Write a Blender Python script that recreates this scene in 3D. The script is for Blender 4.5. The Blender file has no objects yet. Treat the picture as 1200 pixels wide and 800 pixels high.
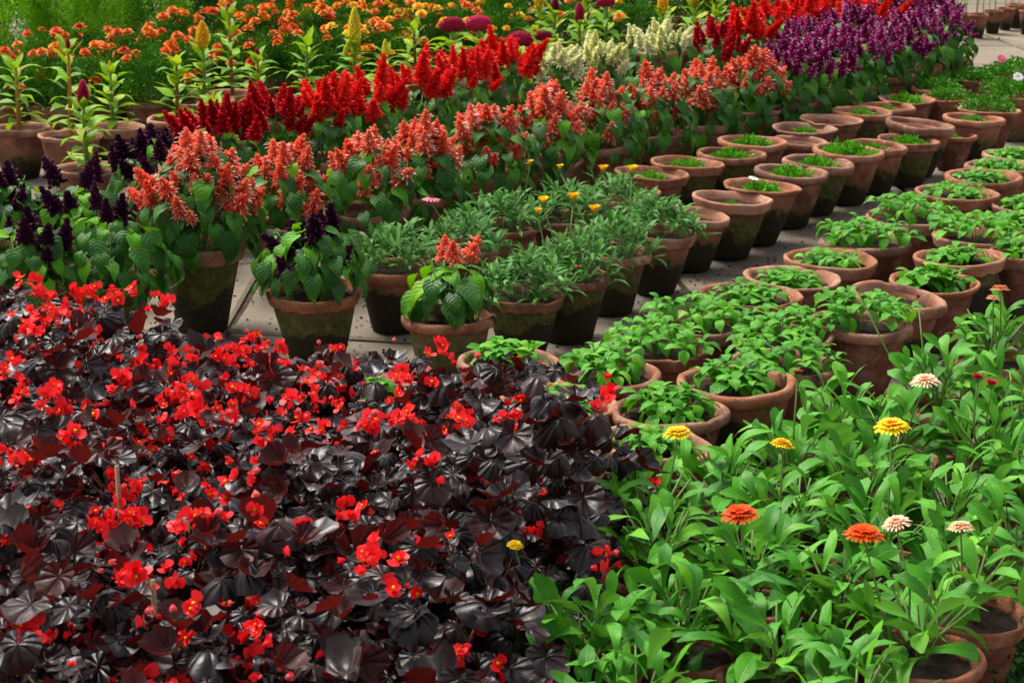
import bpy, math, random
import numpy as np
from mathutils import Vector, Matrix

random.seed(7)
S = bpy.context.scene
COL = S.collection
R = math.radians
PI = math.pi

# ------------------------------------------------------------------ camera, world, sun, exposure
FPX = 2450.0                       # focal length in pixels of a 1200 px wide frame
PITCH = math.atan(667 / FPX)
CAM_H = 1.67
cd = bpy.data.cameras.new('camera')
cam = bpy.data.objects.new('camera', cd)
COL.objects.link(cam)
cam.location = (0, 0, CAM_H)
cam.rotation_euler = (PI / 2 - PITCH, 0, 0)
cd.sensor_width = 36.0
cd.lens = FPX / 1200 * 36
cd.clip_start = 0.1
cd.clip_end = 300
cd.dof.use_dof = True
cd.dof.focus_distance = 5.0
cd.dof.aperture_fstop = 13
S.camera = cam
S.render.resolution_x, S.render.resolution_y = 1024, 682

SUN_EL, SUN_AZ = 58, 318           # compass style azimuth measured from +Y towards +X
w = bpy.data.worlds.new('World')
S.world = w
w.use_nodes = True
nt = w.node_tree
sky = nt.nodes.new('ShaderNodeTexSky')
sky.sky_type = 'NISHITA'
sky.sun_disc = False
sky.sun_elevation = R(SUN_EL)
sky.sun_rotation = R(SUN_AZ)
sky.air_density = 1.0
sky.dust_density = 4.0
sky.ozone_density = 0.6
bg = nt.nodes['Background']
bg.inputs['Strength'].default_value = 0.14
hs_ = nt.nodes.new('ShaderNodeHueSaturation')      # thin cloud cover: a paler, greyer sky
hs_.inputs['Saturation'].default_value = 0.35
nt.links.new(sky.outputs[0], hs_.inputs['Color'])
nt.links.new(hs_.outputs[0], bg.inputs[0])
ld = bpy.data.lights.new('sun', 'SUN')
ld.energy = 2.7
ld.angle = R(24)
ld.color = (1.0, 0.95, 0.86)
sun = bpy.data.objects.new('sun', ld)
COL.objects.link(sun)
el, az = R(SUN_EL), R(SUN_AZ)
sdir = Vector((math.sin(az) * math.cos(el), math.cos(az) * math.cos(el), math.sin(el)))
sun.rotation_euler = (-sdir).to_track_quat('-Z', 'Y').to_euler()
sun.location = (0, 4, 8)
S.view_settings.view_transform = 'Standard'
S.view_settings.look = 'None'
S.view_settings.exposure = 0.90
S.view_settings.gamma = 1.0

FWD = Vector((0, math.cos(PITCH), -math.sin(PITCH)))
UP = Vector((0, math.sin(PITCH), math.cos(PITCH)))


def at(px, py, z):
    """photo pixel (1200x800) -> world point on the plane of height z, and pixels per metre there"""
    d = Vector((1, 0, 0)) * ((px - 600) / FPX) + UP * (-(py - 400) / FPX) + FWD
    t = (z - CAM_H) / d.z
    return Vector((0, 0, CAM_H)) + d * t, FPX / t


# ------------------------------------------------------------------ materials
def nodes_of(name):
    m = bpy.data.materials.new(name)
    m.use_nodes = True
    n = m.node_tree
    return m, n, n.nodes['Principled BSDF'], n.nodes['Material Output']


def N(n, typ, **kw):
    x = n.nodes.new(typ)
    for k, v in kw.items():
        setattr(x, k, v)
    return x


def ramp(n, fac, stops):
    r = N(n, 'ShaderNodeValToRGB')
    e = r.color_ramp.elements
    while len(e) < len(stops):
        e.new(0.5)
    for i, (p, c) in enumerate(stops):
        e[i].position = p
        e[i].color = (*c, 1)
    n.links.new(fac, r.inputs[0])
    return r.outputs[0]


def math_(n, op, a, b=None, c=None):
    x = N(n, 'ShaderNodeMath', operation=op)
    for i, v in enumerate((a, b, c)):
        if v is None:
            continue
        if isinstance(v, (int, float)):
            x.inputs[i].default_value = v
        else:
            n.links.new(v, x.inputs[i])
    return x.outputs[0]


def mixc(n, f, a, b, mode='MIX'):
    x = N(n, 'ShaderNodeMix', data_type='RGBA', blend_type=mode)
    for i, v in ((0, f), (6, a), (7, b)):
        if isinstance(v, (int, float)):
            x.inputs[i].default_value = v
        elif isinstance(v, tuple):
            x.inputs[i].default_value = (*v, 1)
        else:
            n.links.new(v, x.inputs[i])
    return x.outputs[2]


def noise(n, vec, scale, detail=3, rough=0.55):
    x = N(n, 'ShaderNodeTexNoise')
    x.inputs['Scale'].default_value = scale
    x.inputs['Detail'].default_value = detail
    x.inputs['Roughness'].default_value = rough
    if vec is not None:
        n.links.new(vec, x.inputs['Vector'])
    return x.outputs['Fac']


def shifted(n):
    """object coordinates moved by a random amount for each object"""
    tc = N(n, 'ShaderNodeTexCoord')
    oi = N(n, 'ShaderNodeObjectInfo')
    v = N(n, 'ShaderNodeVectorMath', operation='ADD')
    c = N(n, 'ShaderNodeCombineXYZ')
    k = math_(n, 'MULTIPLY', oi.outputs['Random'], 37.0)
    n.links.new(k, c.inputs[0])
    n.links.new(k, c.inputs[1])
    n.links.new(tc.outputs['Object'], v.inputs[0])
    n.links.new(c.outputs[0], v.inputs[1])
    return v.outputs[0], tc, oi


def leaf_mat(name, dark, mid, light, rough=0.45, transl=0.25, tcol=None, vein=(0.2, 0.35, 0.12), vein_amt=0.35,
             side=9.0, under=None, spec=0.5, radial=False, bump=0.25, coat=0.0, edge=None, clump=0, ribs=1.0):
    m, n, p, out = nodes_of(name)
    vec, tc, oi = shifted(n)
    c = ramp(n, oi.outputs['Random'], [(0.0, dark), (0.45, mid), (0.8, mid), (1.0, light)])
    nz = noise(n, vec, 28, 3)
    c = mixc(n, math_(n, 'MULTIPLY', nz, 0.55), c, dark)
    if clump:
        c = ramp(n, math_(n, 'ADD', math_(n, 'MULTIPLY', noise(n, vec, clump, 2), 0.85), math_(n, 'MULTIPLY', noise(n, vec, clump * 6, 1), 0.3)),
                 [(0.40, dark), (0.56, mid), (0.76, light)])
    uv = N(n, 'ShaderNodeSeparateXYZ')
    n.links.new(tc.outputs['UV'], uv.inputs[0])
    u, v = uv.outputs[0], uv.outputs[1]
    au = math_(n, 'ABSOLUTE', math_(n, 'SUBTRACT', u, 0.5))
    if radial:
        dx = math_(n, 'SUBTRACT', u, 0.5)
        dy = math_(n, 'SUBTRACT', v, 0.18)
        ang = math_(n, 'ARCTAN2', dx, dy)
        s = math_(n, 'ABSOLUTE', math_(n, 'SINE', math_(n, 'MULTIPLY', ang, side)))
        line = math_(n, 'SUBTRACT', 1.0, math_(n, 'MINIMUM', math_(n, 'MULTIPLY', s, 2.2), 1.0))
        h = s
    else:
        midrib = math_(n, 'SUBTRACT', 1.0, math_(n, 'MINIMUM', math_(n, 'MULTIPLY', au, 22.0), 1.0))
        s = math_(n, 'ABSOLUTE', math_(n, 'SINE', math_(n, 'MULTIPLY', math_(n, 'SUBTRACT', v, math_(n, 'MULTIPLY', au, 0.7)), side * PI)))
        sl = math_(n, 'SUBTRACT', 1.0, math_(n, 'MINIMUM', math_(n, 'MULTIPLY', s, 4.0), 1.0))
        line = math_(n, 'MAXIMUM', midrib, math_(n, 'MULTIPLY', sl, 0.55 * ribs))
        h = math_(n, 'SUBTRACT', math_(n, 'MULTIPLY', s, ribs), midrib)
    c = mixc(n, math_(n, 'MULTIPLY', line, vein_amt), c, vein)
    if edge:
        dx2 = math_(n, 'SUBTRACT', u, 0.5)
        dy2 = math_(n, 'SUBTRACT', v, 0.5)
        rr = math_(n, 'SQRT', math_(n, 'ADD', math_(n, 'MULTIPLY', dx2, dx2), math_(n, 'MULTIPLY', dy2, dy2)))
        c = mixc(n, math_(n, 'MULTIPLY', math_(n, 'MAXIMUM', math_(n, 'SUBTRACT', rr, 0.40), 0.0), 7.0), c, edge)
    if not clump and not radial:        # blemishes: a few yellowed and browned spots, and some paler patches
        sp = ramp(n, noise(n, vec, 75, 2), [(0.66, (0, 0, 0)), (0.72, (1, 1, 1))])
        c = mixc(n, math_(n, 'MULTIPLY', sp, 0.55), c, (0.26, 0.22, 0.03))
        pa = ramp(n, noise(n, vec, 16, 2), [(0.55, (0, 0, 0)), (0.75, (1, 1, 1))])
        c = mixc(n, math_(n, 'MULTIPLY', pa, 0.35), c, light)
    if under:
        g = N(n, 'ShaderNodeNewGeometry')
        c = mixc(n, g.outputs['Backfacing'], c, under)
    n.links.new(c, p.inputs['Base Color'])
    p.inputs['Roughness'].default_value = rough
    p.inputs['Specular IOR Level'].default_value = spec
    p.inputs['Coat Weight'].default_value = coat
    p.inputs['Coat Roughness'].default_value = 0.25
    b = N(n, 'ShaderNodeBump')
    b.inputs['Strength'].default_value = bump
    b.inputs['Distance'].default_value = 0.004
    n.links.new(math_(n, 'ADD', h, math_(n, 'MULTIPLY', nz, 0.8)), b.inputs['Height'])
    n.links.new(b.outputs[0], p.inputs['Normal'])
    if transl > 0:
        t = N(n, 'ShaderNodeBsdfTranslucent')
        if tcol:
            t.inputs[0].default_value = (*tcol, 1)
        else:
            n.links.new(mixc(n, 0.35, c, light), t.inputs[0])
        mx = N(n, 'ShaderNodeMixShader')
        mx.inputs[0].default_value = transl
        n.links.new(p.outputs[0], mx.inputs[1])
        n.links.new(t.outputs[0], mx.inputs[2])
        n.links.new(mx.outputs[0], out.inputs[0])
    return m


def petal_mat(name, a, b, rough=0.5, transl=0.25, scale=60):
    m, n, p, out = nodes_of(name)
    vec, tc, oi = shifted(n)
    nz = noise(n, vec, scale, 2)
    f = math_(n, 'ADD', math_(n, 'MULTIPLY', nz, 0.7), math_(n, 'MULTIPLY', oi.outputs['Random'], 0.45))
    c = ramp(n, f, [(0.25, a), (0.8, b)])
    n.links.new(c, p.inputs['Base Color'])
    p.inputs['Roughness'].default_value = rough
    p.inputs['Specular IOR Level'].default_value = 0.12
    t = N(n, 'ShaderNodeBsdfTranslucent')
    n.links.new(c, t.inputs[0])
    mx = N(n, 'ShaderNodeMixShader')
    mx.inputs[0].default_value = transl
    n.links.new(p.outputs[0], mx.inputs[1])
    n.links.new(t.outputs[0], mx.inputs[2])
    n.links.new(mx.outputs[0], out.inputs[0])
    return m


def terracotta_mat(name, moss=0.5, tone=(0.40, 0.135, 0.06), wet=0.0, bloom=0.5):
    """clay with a bleached bloom, dirt, a ragged tide of green moss and, higher 'wet', a blackened foot"""
    m, n, p, out = nodes_of(name)
    vec, tc, oi = shifted(n)
    n1 = noise(n, vec, 2.6, 5, 0.62)
    n2 = noise(n, vec, 11.0, 6, 0.7)
    n3 = noise(n, vec, 70.0, 4, 0.65)
    pale = tuple(min(1, a * 1.2 + 0.05) for a in tone)
    deep = tuple(a * b for a, b in zip(tone, (0.45, 0.50, 0.58)))
    f0 = math_(n, 'ADD', n1, math_(n, 'MULTIPLY', math_(n, 'SUBTRACT', oi.outputs['Random'], 0.5), 0.22))
    c = ramp(n, f0, [(0.32, deep), (0.52, tone), (0.74, pale)])
    lime = ramp(n, math_(n, 'ADD', math_(n, 'MULTIPLY', n2, 0.7), math_(n, 'MULTIPLY', n1, 0.4)), [(0.56, (0, 0, 0)), (0.70, (1, 1, 1))])
    c = mixc(n, math_(n, 'MULTIPLY', lime, bloom), c, (0.50, 0.38, 0.29))
    dirt = ramp(n, math_(n, 'ADD', math_(n, 'MULTIPLY', n2, 0.6), math_(n, 'MULTIPLY', n3, 0.45)), [(0.50, (0, 0, 0)), (0.66, (1, 1, 1))])
    c = mixc(n, math_(n, 'MULTIPLY', dirt, 0.5), c, (0.10, 0.055, 0.033))
    if moss > 0:
        z = N(n, 'ShaderNodeSeparateXYZ')
        n.links.new(tc.outputs['Object'], z.inputs[0])
        lvl = math_(n, 'ADD', math_(n, 'MULTIPLY', n1, 0.75), math_(n, 'MULTIPLY', n2, 0.35))
        lvl = math_(n, 'ADD', lvl, math_(n, 'MULTIPLY', oi.outputs['Random'], 0.30))
        f = math_(n, 'SUBTRACT', math_(n, 'ADD', lvl, moss - 0.70), z.outputs[2])
        fm = ramp(n, f, [(0.0, (0, 0, 0)), (0.14, (1, 1, 1))])
        green = ramp(n, n2, [(0.33, (0.030, 0.040, 0.008)), (0.50, (0.075, 0.095, 0.018)), (0.62, (0.14, 0.13, 0.05)), (0.74, (0.22, 0.16, 0.10))])
        c = mixc(n, math_(n, 'MULTIPLY', fm, 0.88), c, green)
        if wet > 0:
            fw = ramp(n, math_(n, 'SUBTRACT', f, 1.0 - wet), [(0.0, (0, 0, 0)), (0.05, (1, 1, 1))])
            c = mixc(n, math_(n, 'MULTIPLY', fw, 0.92), c, mixc(n, n2, (0.012, 0.010, 0.006), (0.045, 0.035, 0.020)))
    n.links.new(c, p.inputs['Base Color'])
    p.inputs['Roughness'].default_value = 0.9
    p.inputs['Specular IOR Level'].default_value = 0.2
    b = N(n, 'ShaderNodeBump')
    b.inputs['Strength'].default_value = 0.7
    b.inputs['Distance'].default_value = 0.025
    n.links.new(math_(n, 'ADD', n2, math_(n, 'MULTIPLY', n3, 0.5)), b.inputs['Height'])
    n.links.new(b.outputs[0], p.inputs['Normal'])
    return m


def rough_mat(name, a, b, scale=10, rough=0.9, bump=0.5, dist=0.01, world=False):
    m, n, p, out = nodes_of(name)
    if world:
        g = N(n, 'ShaderNodeNewGeometry')
        vec = g.outputs['Position']
    else:
        vec, tc, oi = shifted(n)
    n1 = noise(n, vec, scale, 6, 0.65)
    n2 = noise(n, vec, scale * 7, 3, 0.6)
    c = ramp(n, n1, [(0.33, a), (0.66, b)])
    c = mixc(n, math_(n, 'MULTIPLY', n2, 0.5), c, tuple(x * 0.5 for x in a))
    n.links.new(c, p.inputs['Base Color'])
    p.inputs['Roughness'].default_value = rough
    p.inputs['Specular IOR Level'].default_value = 0.2
    bp = N(n, 'ShaderNodeBump')
    bp.inputs['Strength'].default_value = bump
    bp.inputs['Distance'].default_value = dist
    n.links.new(math_(n, 'ADD', n1, math_(n, 'MULTIPLY', n2, 0.5)), bp.inputs['Height'])
    n.links.new(bp.outputs[0], p.inputs['Normal'])
    return m


def slab_mat():
    m, n, p, out = nodes_of('paving_stone')
    g = N(n, 'ShaderNodeNewGeometry')
    oi = N(n, 'ShaderNodeObjectInfo')
    vec = g.outputs['Position']
    n1 = noise(n, vec, 1.3, 5, 0.65)
    n2 = noise(n, vec, 9.0, 6, 0.7)
    n3 = noise(n, vec, 120.0, 3, 0.6)
    f = math_(n, 'ADD', math_(n, 'MULTIPLY', n1, 0.8), math_(n, 'MULTIPLY', oi.outputs['Random'], 0.2))
    c = ramp(n, f, [(0.32, (0.060, 0.044, 0.026)), (0.52, (0.130, 0.100, 0.062)), (0.74, (0.24, 0.190, 0.120))])
    c = mixc(n, math_(n, 'MULTIPLY', ramp(n, n2, [(0.46, (0, 0, 0)), (0.72, (1, 1, 1))]), 0.6), c, (0.15, 0.12, 0.085))
    c = mixc(n, math_(n, 'MULTIPLY', n3, 0.35), c, (0.16, 0.13, 0.10))
    vo = N(n, 'ShaderNodeTexVoronoi', feature='DISTANCE_TO_EDGE')
    vo.inputs['Scale'].default_value = 1.9
    wv = N(n, 'ShaderNodeVectorMath', operation='ADD')
    nn = N(n, 'ShaderNodeTexNoise')
    nn.inputs['Scale'].default_value = 4
    n.links.new(vec, nn.inputs['Vector'])
    sc = N(n, 'ShaderNodeVectorMath', operation='SCALE')
    sc.inputs['Scale'].default_value = 0.35
    n.links.new(nn.outputs['Color'], sc.inputs[0])
    n.links.new(vec, wv.inputs[0])
    n.links.new(sc.outputs[0], wv.inputs[1])
    n.links.new(wv.outputs[0], vo.inputs['Vector'])
    cr = ramp(n, vo.outputs['Distance'], [(0.0, (1, 1, 1)), (0.012, (0, 0, 0))])
    crk = math_(n, 'MULTIPLY', cr, ramp(n, n1, [(0.45, (0, 0, 0)), (0.6, (1, 1, 1))]))
    c = mixc(n, math_(n, 'MULTIPLY', crk, 0.8), c, (0.05, 0.04, 0.03))
    n.links.new(c, p.inputs['Base Color'])
    p.inputs['Roughness'].default_value = 0.85
    b = N(n, 'ShaderNodeBump')
    b.inputs['Strength'].default_value = 0.55
    b.inputs['Distance'].default_value = 0.01
    n.links.new(math_(n, 'SUBTRACT', math_(n, 'ADD', n2, math_(n, 'MULTIPLY', n3, 0.3)), crk), b.inputs['Height'])
    n.links.new(b.outputs[0], p.inputs['Normal'])
    return m


M = {}
M['begonia'] = leaf_mat('begonia_leaf_skin', (0.004, 0.003, 0.004), (0.010, 0.004, 0.004), (0.040, 0.008, 0.006), rough=0.38,
                        transl=0.06, tcol=(0.22, 0.012, 0.008), vein=(0.045, 0.014, 0.012), vein_amt=0.45, side=4.5,
                        under=(0.045, 0.006, 0.005), spec=0.33, radial=True, bump=0.9)
M['begonia_young'] = leaf_mat('begonia_young_leaf_skin', (0.014, 0.003, 0.003), (0.034, 0.005, 0.004), (0.062, 0.009, 0.007), rough=0.45,
                              transl=0.14, tcol=(0.24, 0.015, 0.010), vein=(0.07, 0.015, 0.011), vein_amt=0.4, side=4.5, spec=0.20,
                              under=(0.055, 0.007, 0.006), radial=True, bump=0.7)
M['salvia'] = leaf_mat('salvia_leaf_skin', (0.012, 0.062, 0.006), (0.032, 0.140, 0.010), (0.12, 0.36, 0.008), rough=0.48,
                       transl=0.22, vein=(0.010, 0.05, 0.006), vein_amt=0.3, side=6.0, under=(0.07, 0.18, 0.03), bump=0.3, spec=0.22)
M['salvia_bright'] = leaf_mat('salvia_young_leaf_skin', (0.045, 0.21, 0.003), (0.11, 0.37, 0.004), (0.25, 0.50, 0.007), rough=0.5,
                              transl=0.3, vein=(0.04, 0.15, 0.005), vein_amt=0.3, side=6.0, bump=0.3, spec=0.2)
M['petunia'] = leaf_mat('petunia_leaf_skin', (0.022, 0.150, 0.003), (0.075, 0.32, 0.004), (0.19, 0.50, 0.012), rough=0.48,
                        transl=0.28, vein=(0.12, 0.38, 0.03), vein_amt=0.25, side=5.0, bump=0.25, spec=0.2)
M['calendula'] = leaf_mat('calendula_leaf_skin', (0.022, 0.145, 0.005), (0.066, 0.29, 0.008), (0.17, 0.47, 0.020), rough=0.50,
                          transl=0.22, vein=(0.20, 0.45, 0.05), vein_amt=0.3, side=5.0, under=(0.11, 0.30, 0.035), bump=0.3, ribs=0.12, spec=0.22)
M['gazania'] = leaf_mat('gazania_leaf_skin', (0.018, 0.100, 0.006), (0.050, 0.205, 0.013), (0.17, 0.38, 0.08), rough=0.55,
                        transl=0.2, vein=(0.14, 0.30, 0.08), vein_amt=0.4, side=4.0, under=(0.15, 0.30, 0.10), bump=0.2, ribs=0.0, spec=0.18)
M['celosia'] = leaf_mat('celosia_leaf_skin', (0.07, 0.24, 0.006), (0.22, 0.45, 0.008), (0.55, 0.62, 0.012), rough=0.5,
                        transl=0.35, vein=(0.34, 0.42, 0.05), vein_amt=0.25, side=6.0, bump=0.3, spec=0.2)
M['marigold'] = leaf_mat('marigold_foliage_skin', (0.008, 0.045, 0.002), (0.028, 0.125, 0.004), (0.080, 0.26, 0.008), rough=0.6, transl=0.2, vein_amt=0.0, bump=0.0, clump=9, spec=0.12)
M['seedling'] = leaf_mat('seedling_foliage_skin', (0.02, 0.13, 0.003), (0.06, 0.27, 0.005), (0.13, 0.40, 0.008), rough=0.5, transl=0.25, vein_amt=0.0, bump=0.0, clump=30, spec=0.15)
M['seedling_dark'] = leaf_mat('bushy_seedling_foliage_skin', (0.015, 0.10, 0.003), (0.04, 0.19, 0.005), (0.09, 0.32, 0.010), rough=0.5, transl=0.2, vein_amt=0.0, bump=0.0, clump=20, spec=0.15)
M['feather'] = leaf_mat('feathery_foliage_skin', (0.035, 0.16, 0.003), (0.11, 0.34, 0.005), (0.27, 0.53, 0.008), rough=0.5, transl=0.3, vein_amt=0.0, bump=0.0, clump=6, spec=0.12)
M['back'] = leaf_mat('background_foliage_skin', (0.010, 0.050, 0.003), (0.04, 0.15, 0.005), (0.13, 0.33, 0.010), rough=0.5, transl=0.3, vein_amt=0.0, bump=0.0, clump=6, spec=0.12)
M['weed'] = leaf_mat('weed_foliage_skin', (0.02, 0.08, 0.010), (0.035, 0.12, 0.012), (0.06, 0.2, 0.02), rough=0.5, transl=0.2, vein_amt=0.0, bump=0.0)
M['stem_green'] = rough_mat('green_stem', (0.10, 0.20, 0.04), (0.20, 0.30, 0.07), 30, 0.6, 0.2, 0.002)
M['stem_red'] = rough_mat('reddish_stem', (0.20, 0.07, 0.03), (0.33, 0.13, 0.04), 30, 0.6, 0.2, 0.002)
M['stem_rust'] = rough_mat('rusty_orange_stem', (0.42, 0.13, 0.02), (0.55, 0.28, 0.05), 40, 0.6, 0.3, 0.002)
M['bamboo'] = rough_mat('bamboo_cane', (0.20, 0.12, 0.06), (0.34, 0.22, 0.12), 30, 0.6, 0.2, 0.002)
M['soil'] = rough_mat('potting_soil', (0.035, 0.022, 0.014), (0.10, 0.062, 0.040), 9, 0.95, 1.0, 0.05)
M['ground'] = rough_mat('bare_earth', (0.07, 0.05, 0.03), (0.15, 0.11, 0.07), 1.5, 0.95, 0.8, 0.02, world=True)
M['slab'] = slab_mat()
M['pot_mossy'] = terracotta_mat('mossy_terracotta', 0.80, (0.30, 0.125, 0.070), 0.62)
M['pot_dark'] = terracotta_mat('dark_footed_terracotta', 0.52, (0.34, 0.125, 0.068), 0.88)
M['pot_red'] = terracotta_mat('red_terracotta', 0.22, (0.27, 0.085, 0.045), 0.0)
M['rim_a'] = terracotta_mat('bleached_terracotta', 0.0, (0.44, 0.195, 0.112), bloom=0.9)
M['rim_b'] = terracotta_mat('warm_terracotta', 0.0, (0.40, 0.140, 0.066), bloom=0.8)
M['rim_c'] = terracotta_mat('greyish_terracotta', 0.0, (0.34, 0.16, 0.10), bloom=1.0)
P_ = petal_mat
M['red_begonia'] = P_('begonia_red_petal', (0.72, 0.004, 0.008), (0.95, 0.040, 0.045), 0.35, 0.3)
M['pink_begonia'] = P_('begonia_faded_petal', (0.85, 0.07, 0.075), (0.9, 0.22, 0.20), 0.4, 0.3)
M['yellow'] = P_('yellow_petal', (0.80, 0.42, 0.005), (0.90, 0.62, 0.01))
M['coral'] = P_('coral_floret', (0.90, 0.085, 0.035), (0.96, 0.30, 0.155), 0.5, 0.35)
M['coral_pale'] = P_('pale_coral_floret', (0.90, 0.26, 0.17), (0.92, 0.62, 0.54))
M['red'] = P_('scarlet_floret', (0.78, 0.008, 0.008), (0.95, 0.035, 0.025), 0.5, 0.25)
M['red_pale'] = P_('bright_scarlet_floret', (0.85, 0.015, 0.012), (0.95, 0.06, 0.04))
M['crimson'] = P_('crimson_floret', (0.33, 0.003, 0.010), (0.62, 0.008, 0.022))
M['plum'] = P_('plum_floret', (0.022, 0.004, 0.018), (0.065, 0.008, 0.040), 0.6, 0.1)
M['plum_pale'] = P_('dark_magenta_floret', (0.06, 0.006, 0.03), (0.16, 0.012, 0.055), 0.6, 0.1)
M['purple'] = P_('purple_floret', (0.19, 0.005, 0.065), (0.46, 0.028, 0.20), 0.5, 0.2)
M['lilac'] = P_('lilac_floret', (0.60, 0.12, 0.36), (0.78, 0.45, 0.64), 0.5, 0.2)
M['cream'] = P_('cream_calyx', (0.80, 0.80, 0.30), (0.90, 0.89, 0.55), 0.5, 0.3)
M['cream_pale'] = P_('cream_floret', (0.82, 0.80, 0.50), (0.90, 0.88, 0.68))
M['dry'] = P_('dry_leaf', (0.16, 0.09, 0.03), (0.40, 0.26, 0.07), 0.7, 0.15, 20)
M['orange'] = P_('orange_petal', (0.70, 0.10, 0.001), (0.82, 0.23, 0.002), 0.5, 0.2, 120)
M['redorange'] = P_('red_orange_petal', (0.64, 0.040, 0.001), (0.78, 0.095, 0.002), 0.5, 0.2, 120)
M['peach'] = P_('peach_petal', (0.86, 0.33, 0.15), (0.92, 0.66, 0.45))
M['peach_red'] = P_('orange_centre', (0.62, 0.09, 0.02), (0.75, 0.20, 0.04))
M['maroon'] = P_('maroon_petal', (0.20, 0.008, 0.008), (0.40, 0.02, 0.02))
M['gold'] = P_('golden_plume', (0.80, 0.34, 0.008), (0.90, 0.55, 0.02))
M['lemon'] = P_('lemon_plume', (0.72, 0.62, 0.02), (0.85, 0.74, 0.06))
M['magenta'] = P_('magenta_plume', (0.30, 0.004, 0.03), (0.55, 0.015, 0.085))
M['velvet'] = P_('velvet_crest', (0.10, 0.002, 0.010), (0.28, 0.008, 0.035), 0.8, 0.1)
M['pink'] = P_('pink_petal', (0.80, 0.05, 0.16), (0.85, 0.30, 0.42))
M['white'] = P_('white_petal', (0.80, 0.68, 0.68), (0.85, 0.82, 0.80))


# ------------------------------------------------------------------ mesh helpers
def mesh(name, verts, faces, mats, fm=None, uv=None, smooth=True):
    me = bpy.data.meshes.new(name)
    me.from_pydata([tuple(map(float, v)) for v in verts], [], [tuple(map(int, f)) for f in faces])
    for m in (mats if isinstance(mats, (list, tuple)) else [mats]):
        me.materials.append(M[m])
    if fm is not None:
        me.polygons.foreach_set('material_index', np.array(fm, dtype=np.int32))
    if uv is not None:
        l = me.uv_layers.new(name='UVMap')
        vi = np.zeros(len(me.loops), dtype=np.int32)
        me.loops.foreach_get('vertex_index', vi)
        l.data.foreach_set('uv', np.array(uv, dtype=np.float32)[vi].ravel())
    if smooth:
        me.polygons.foreach_set('use_smooth', [True] * len(me.polygons))
    me.update()
    return me


def O(name, me, parent=None, loc=(0, 0, 0), rot=(0, 0, 0), sc=(1, 1, 1), mode='YXZ'):
    o = bpy.data.objects.new(name, me)
    COL.objects.link(o)
    if parent is not None:
        o.parent = parent
    o.rotation_mode = mode
    o.location = loc
    o.rotation_euler = rot
    o.scale = sc if isinstance(sc, (tuple, list)) else (sc, sc, sc)
    return o


def thing(name, label, cat, loc, group=None, lean=(0, 0), rz=0.0):
    e = bpy.data.objects.new(name, None)
    e.empty_display_size = 0.05
    COL.objects.link(e)
    e.location = loc
    e.rotation_euler = (lean[0], lean[1], rz)
    e['label'] = label
    e['category'] = cat
    if group:
        e['group'] = group
    return e


def blade(name, L, W, prof, mat, droop=0.3, fold=0.25, wave=0.0, nx=2, ny=6, twist=0.0, notch=0.0, seed=0, serr=0.0):
    """a leaf blade along +Y, upper side +Z; prof(v) = half width fraction"""
    rnd = random.Random(seed)
    vs, uvs, fs = [], [], []
    ph = rnd.random() * 6
    for j in range(ny + 1):
        v = j / ny
        hw = prof(v) * W * 0.5
        if serr and j % 2:
            hw *= 1 - serr
        # centre line: arc bending downwards
        a = -droop * v * v * 1.6
        y = L * v * math.cos(a * 0.6)
        z = L * v * math.sin(a * 0.6) * 1.2
        for i in range(-nx, nx + 1):
            u = i / nx
            x = u * hw
            zz = z + fold * abs(x) * (1 - 0.45 * abs(u)) + wave * W * math.sin(v * 9 + ph + (2.4 if u > 0 else 0)) * abs(u) ** 1.5
            yy = y - notch * abs(u) * L * (1 - v) ** 3
            tw = twist * v
            xx = x * math.cos(tw) - (zz - z) * math.sin(tw)
            zz = z + x * math.sin(tw) + (zz - z) * math.cos(tw)
            vs.append((xx, yy, zz))
            uvs.append((0.5 + 0.5 * u, v))
    k = 2 * nx + 1
    for j in range(ny):
        for i in range(2 * nx):
            a = j * k + i
            fs.append((a, a + 1, a + k + 1, a + k))
    return mesh(name, vs, fs, mat, uv=uvs)


def prof_pts(pts):
    xs = [p[0] for p in pts]
    ys = [p[1] for p in pts]
    return lambda v: float(np.interp(v, xs, ys))


def begonia_leaf(seed, r, cup, ruffle, mat='begonia'):
    """round pleated leaf, stalk point near the origin, spreading along +Y"""
    rnd = random.Random(seed)
    n = 27
    vs, uvs, fs = [(0, 0, 0)], [(0.5, 0.18)], []
    gap = 0.35
    asym = rnd.uniform(-0.16, 0.16)
    ph = rnd.uniform(0, 6)
    for k in (0.38, 0.74, 1.0):
        for i in range(n + 1):
            a = -PI + gap * 0.5 + (2 * PI - gap) * i / n
            lobe = 0.52 + 0.48 * (0.5 + 0.5 * math.cos(a * 0.93)) ** 0.7 + 0.05 * math.sin(a * 2.3 + ph) + asym * math.sin(a) * 0.5
            sc_ = (1, 0.955, 0.955)[i % 3] if k == 1.0 else 1
            rr = r * lobe * k * sc_
            x, y = rr * math.sin(a), rr * math.cos(a)
            pl = (0.5, -0.25, -0.25)[i % 3]
            z = cup * rr * k + 0.085 * r * k * pl
            if k == 1.0:
                z += ruffle * r * math.sin(a * 3.3 + ph) - abs(cup) * 0.12 * r
            if k > 0.5:
                z += ruffle * 0.5 * r * k * math.sin(a * 1.4 + ph * 2)
            vs.append((x, y, z))
            uvs.append((0.5 + x / r * 0.42, 0.18 + y / r * 0.65 + 0.05))
    m = n + 1
    for i in range(n):
        fs.append((0, 1 + i + 1, 1 + i))
    for q in range(2):
        b = 1 + q * m
        for i in range(n):
            fs.append((b + i, b + i + 1, b + m + i + 1, b + m + i))
    me = mesh('begonia_leaf', vs, fs, mat, uv=uvs)
    if sum(p.normal.z for p in me.polygons) < 0:
        me.flip_normals()
    return me


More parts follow.
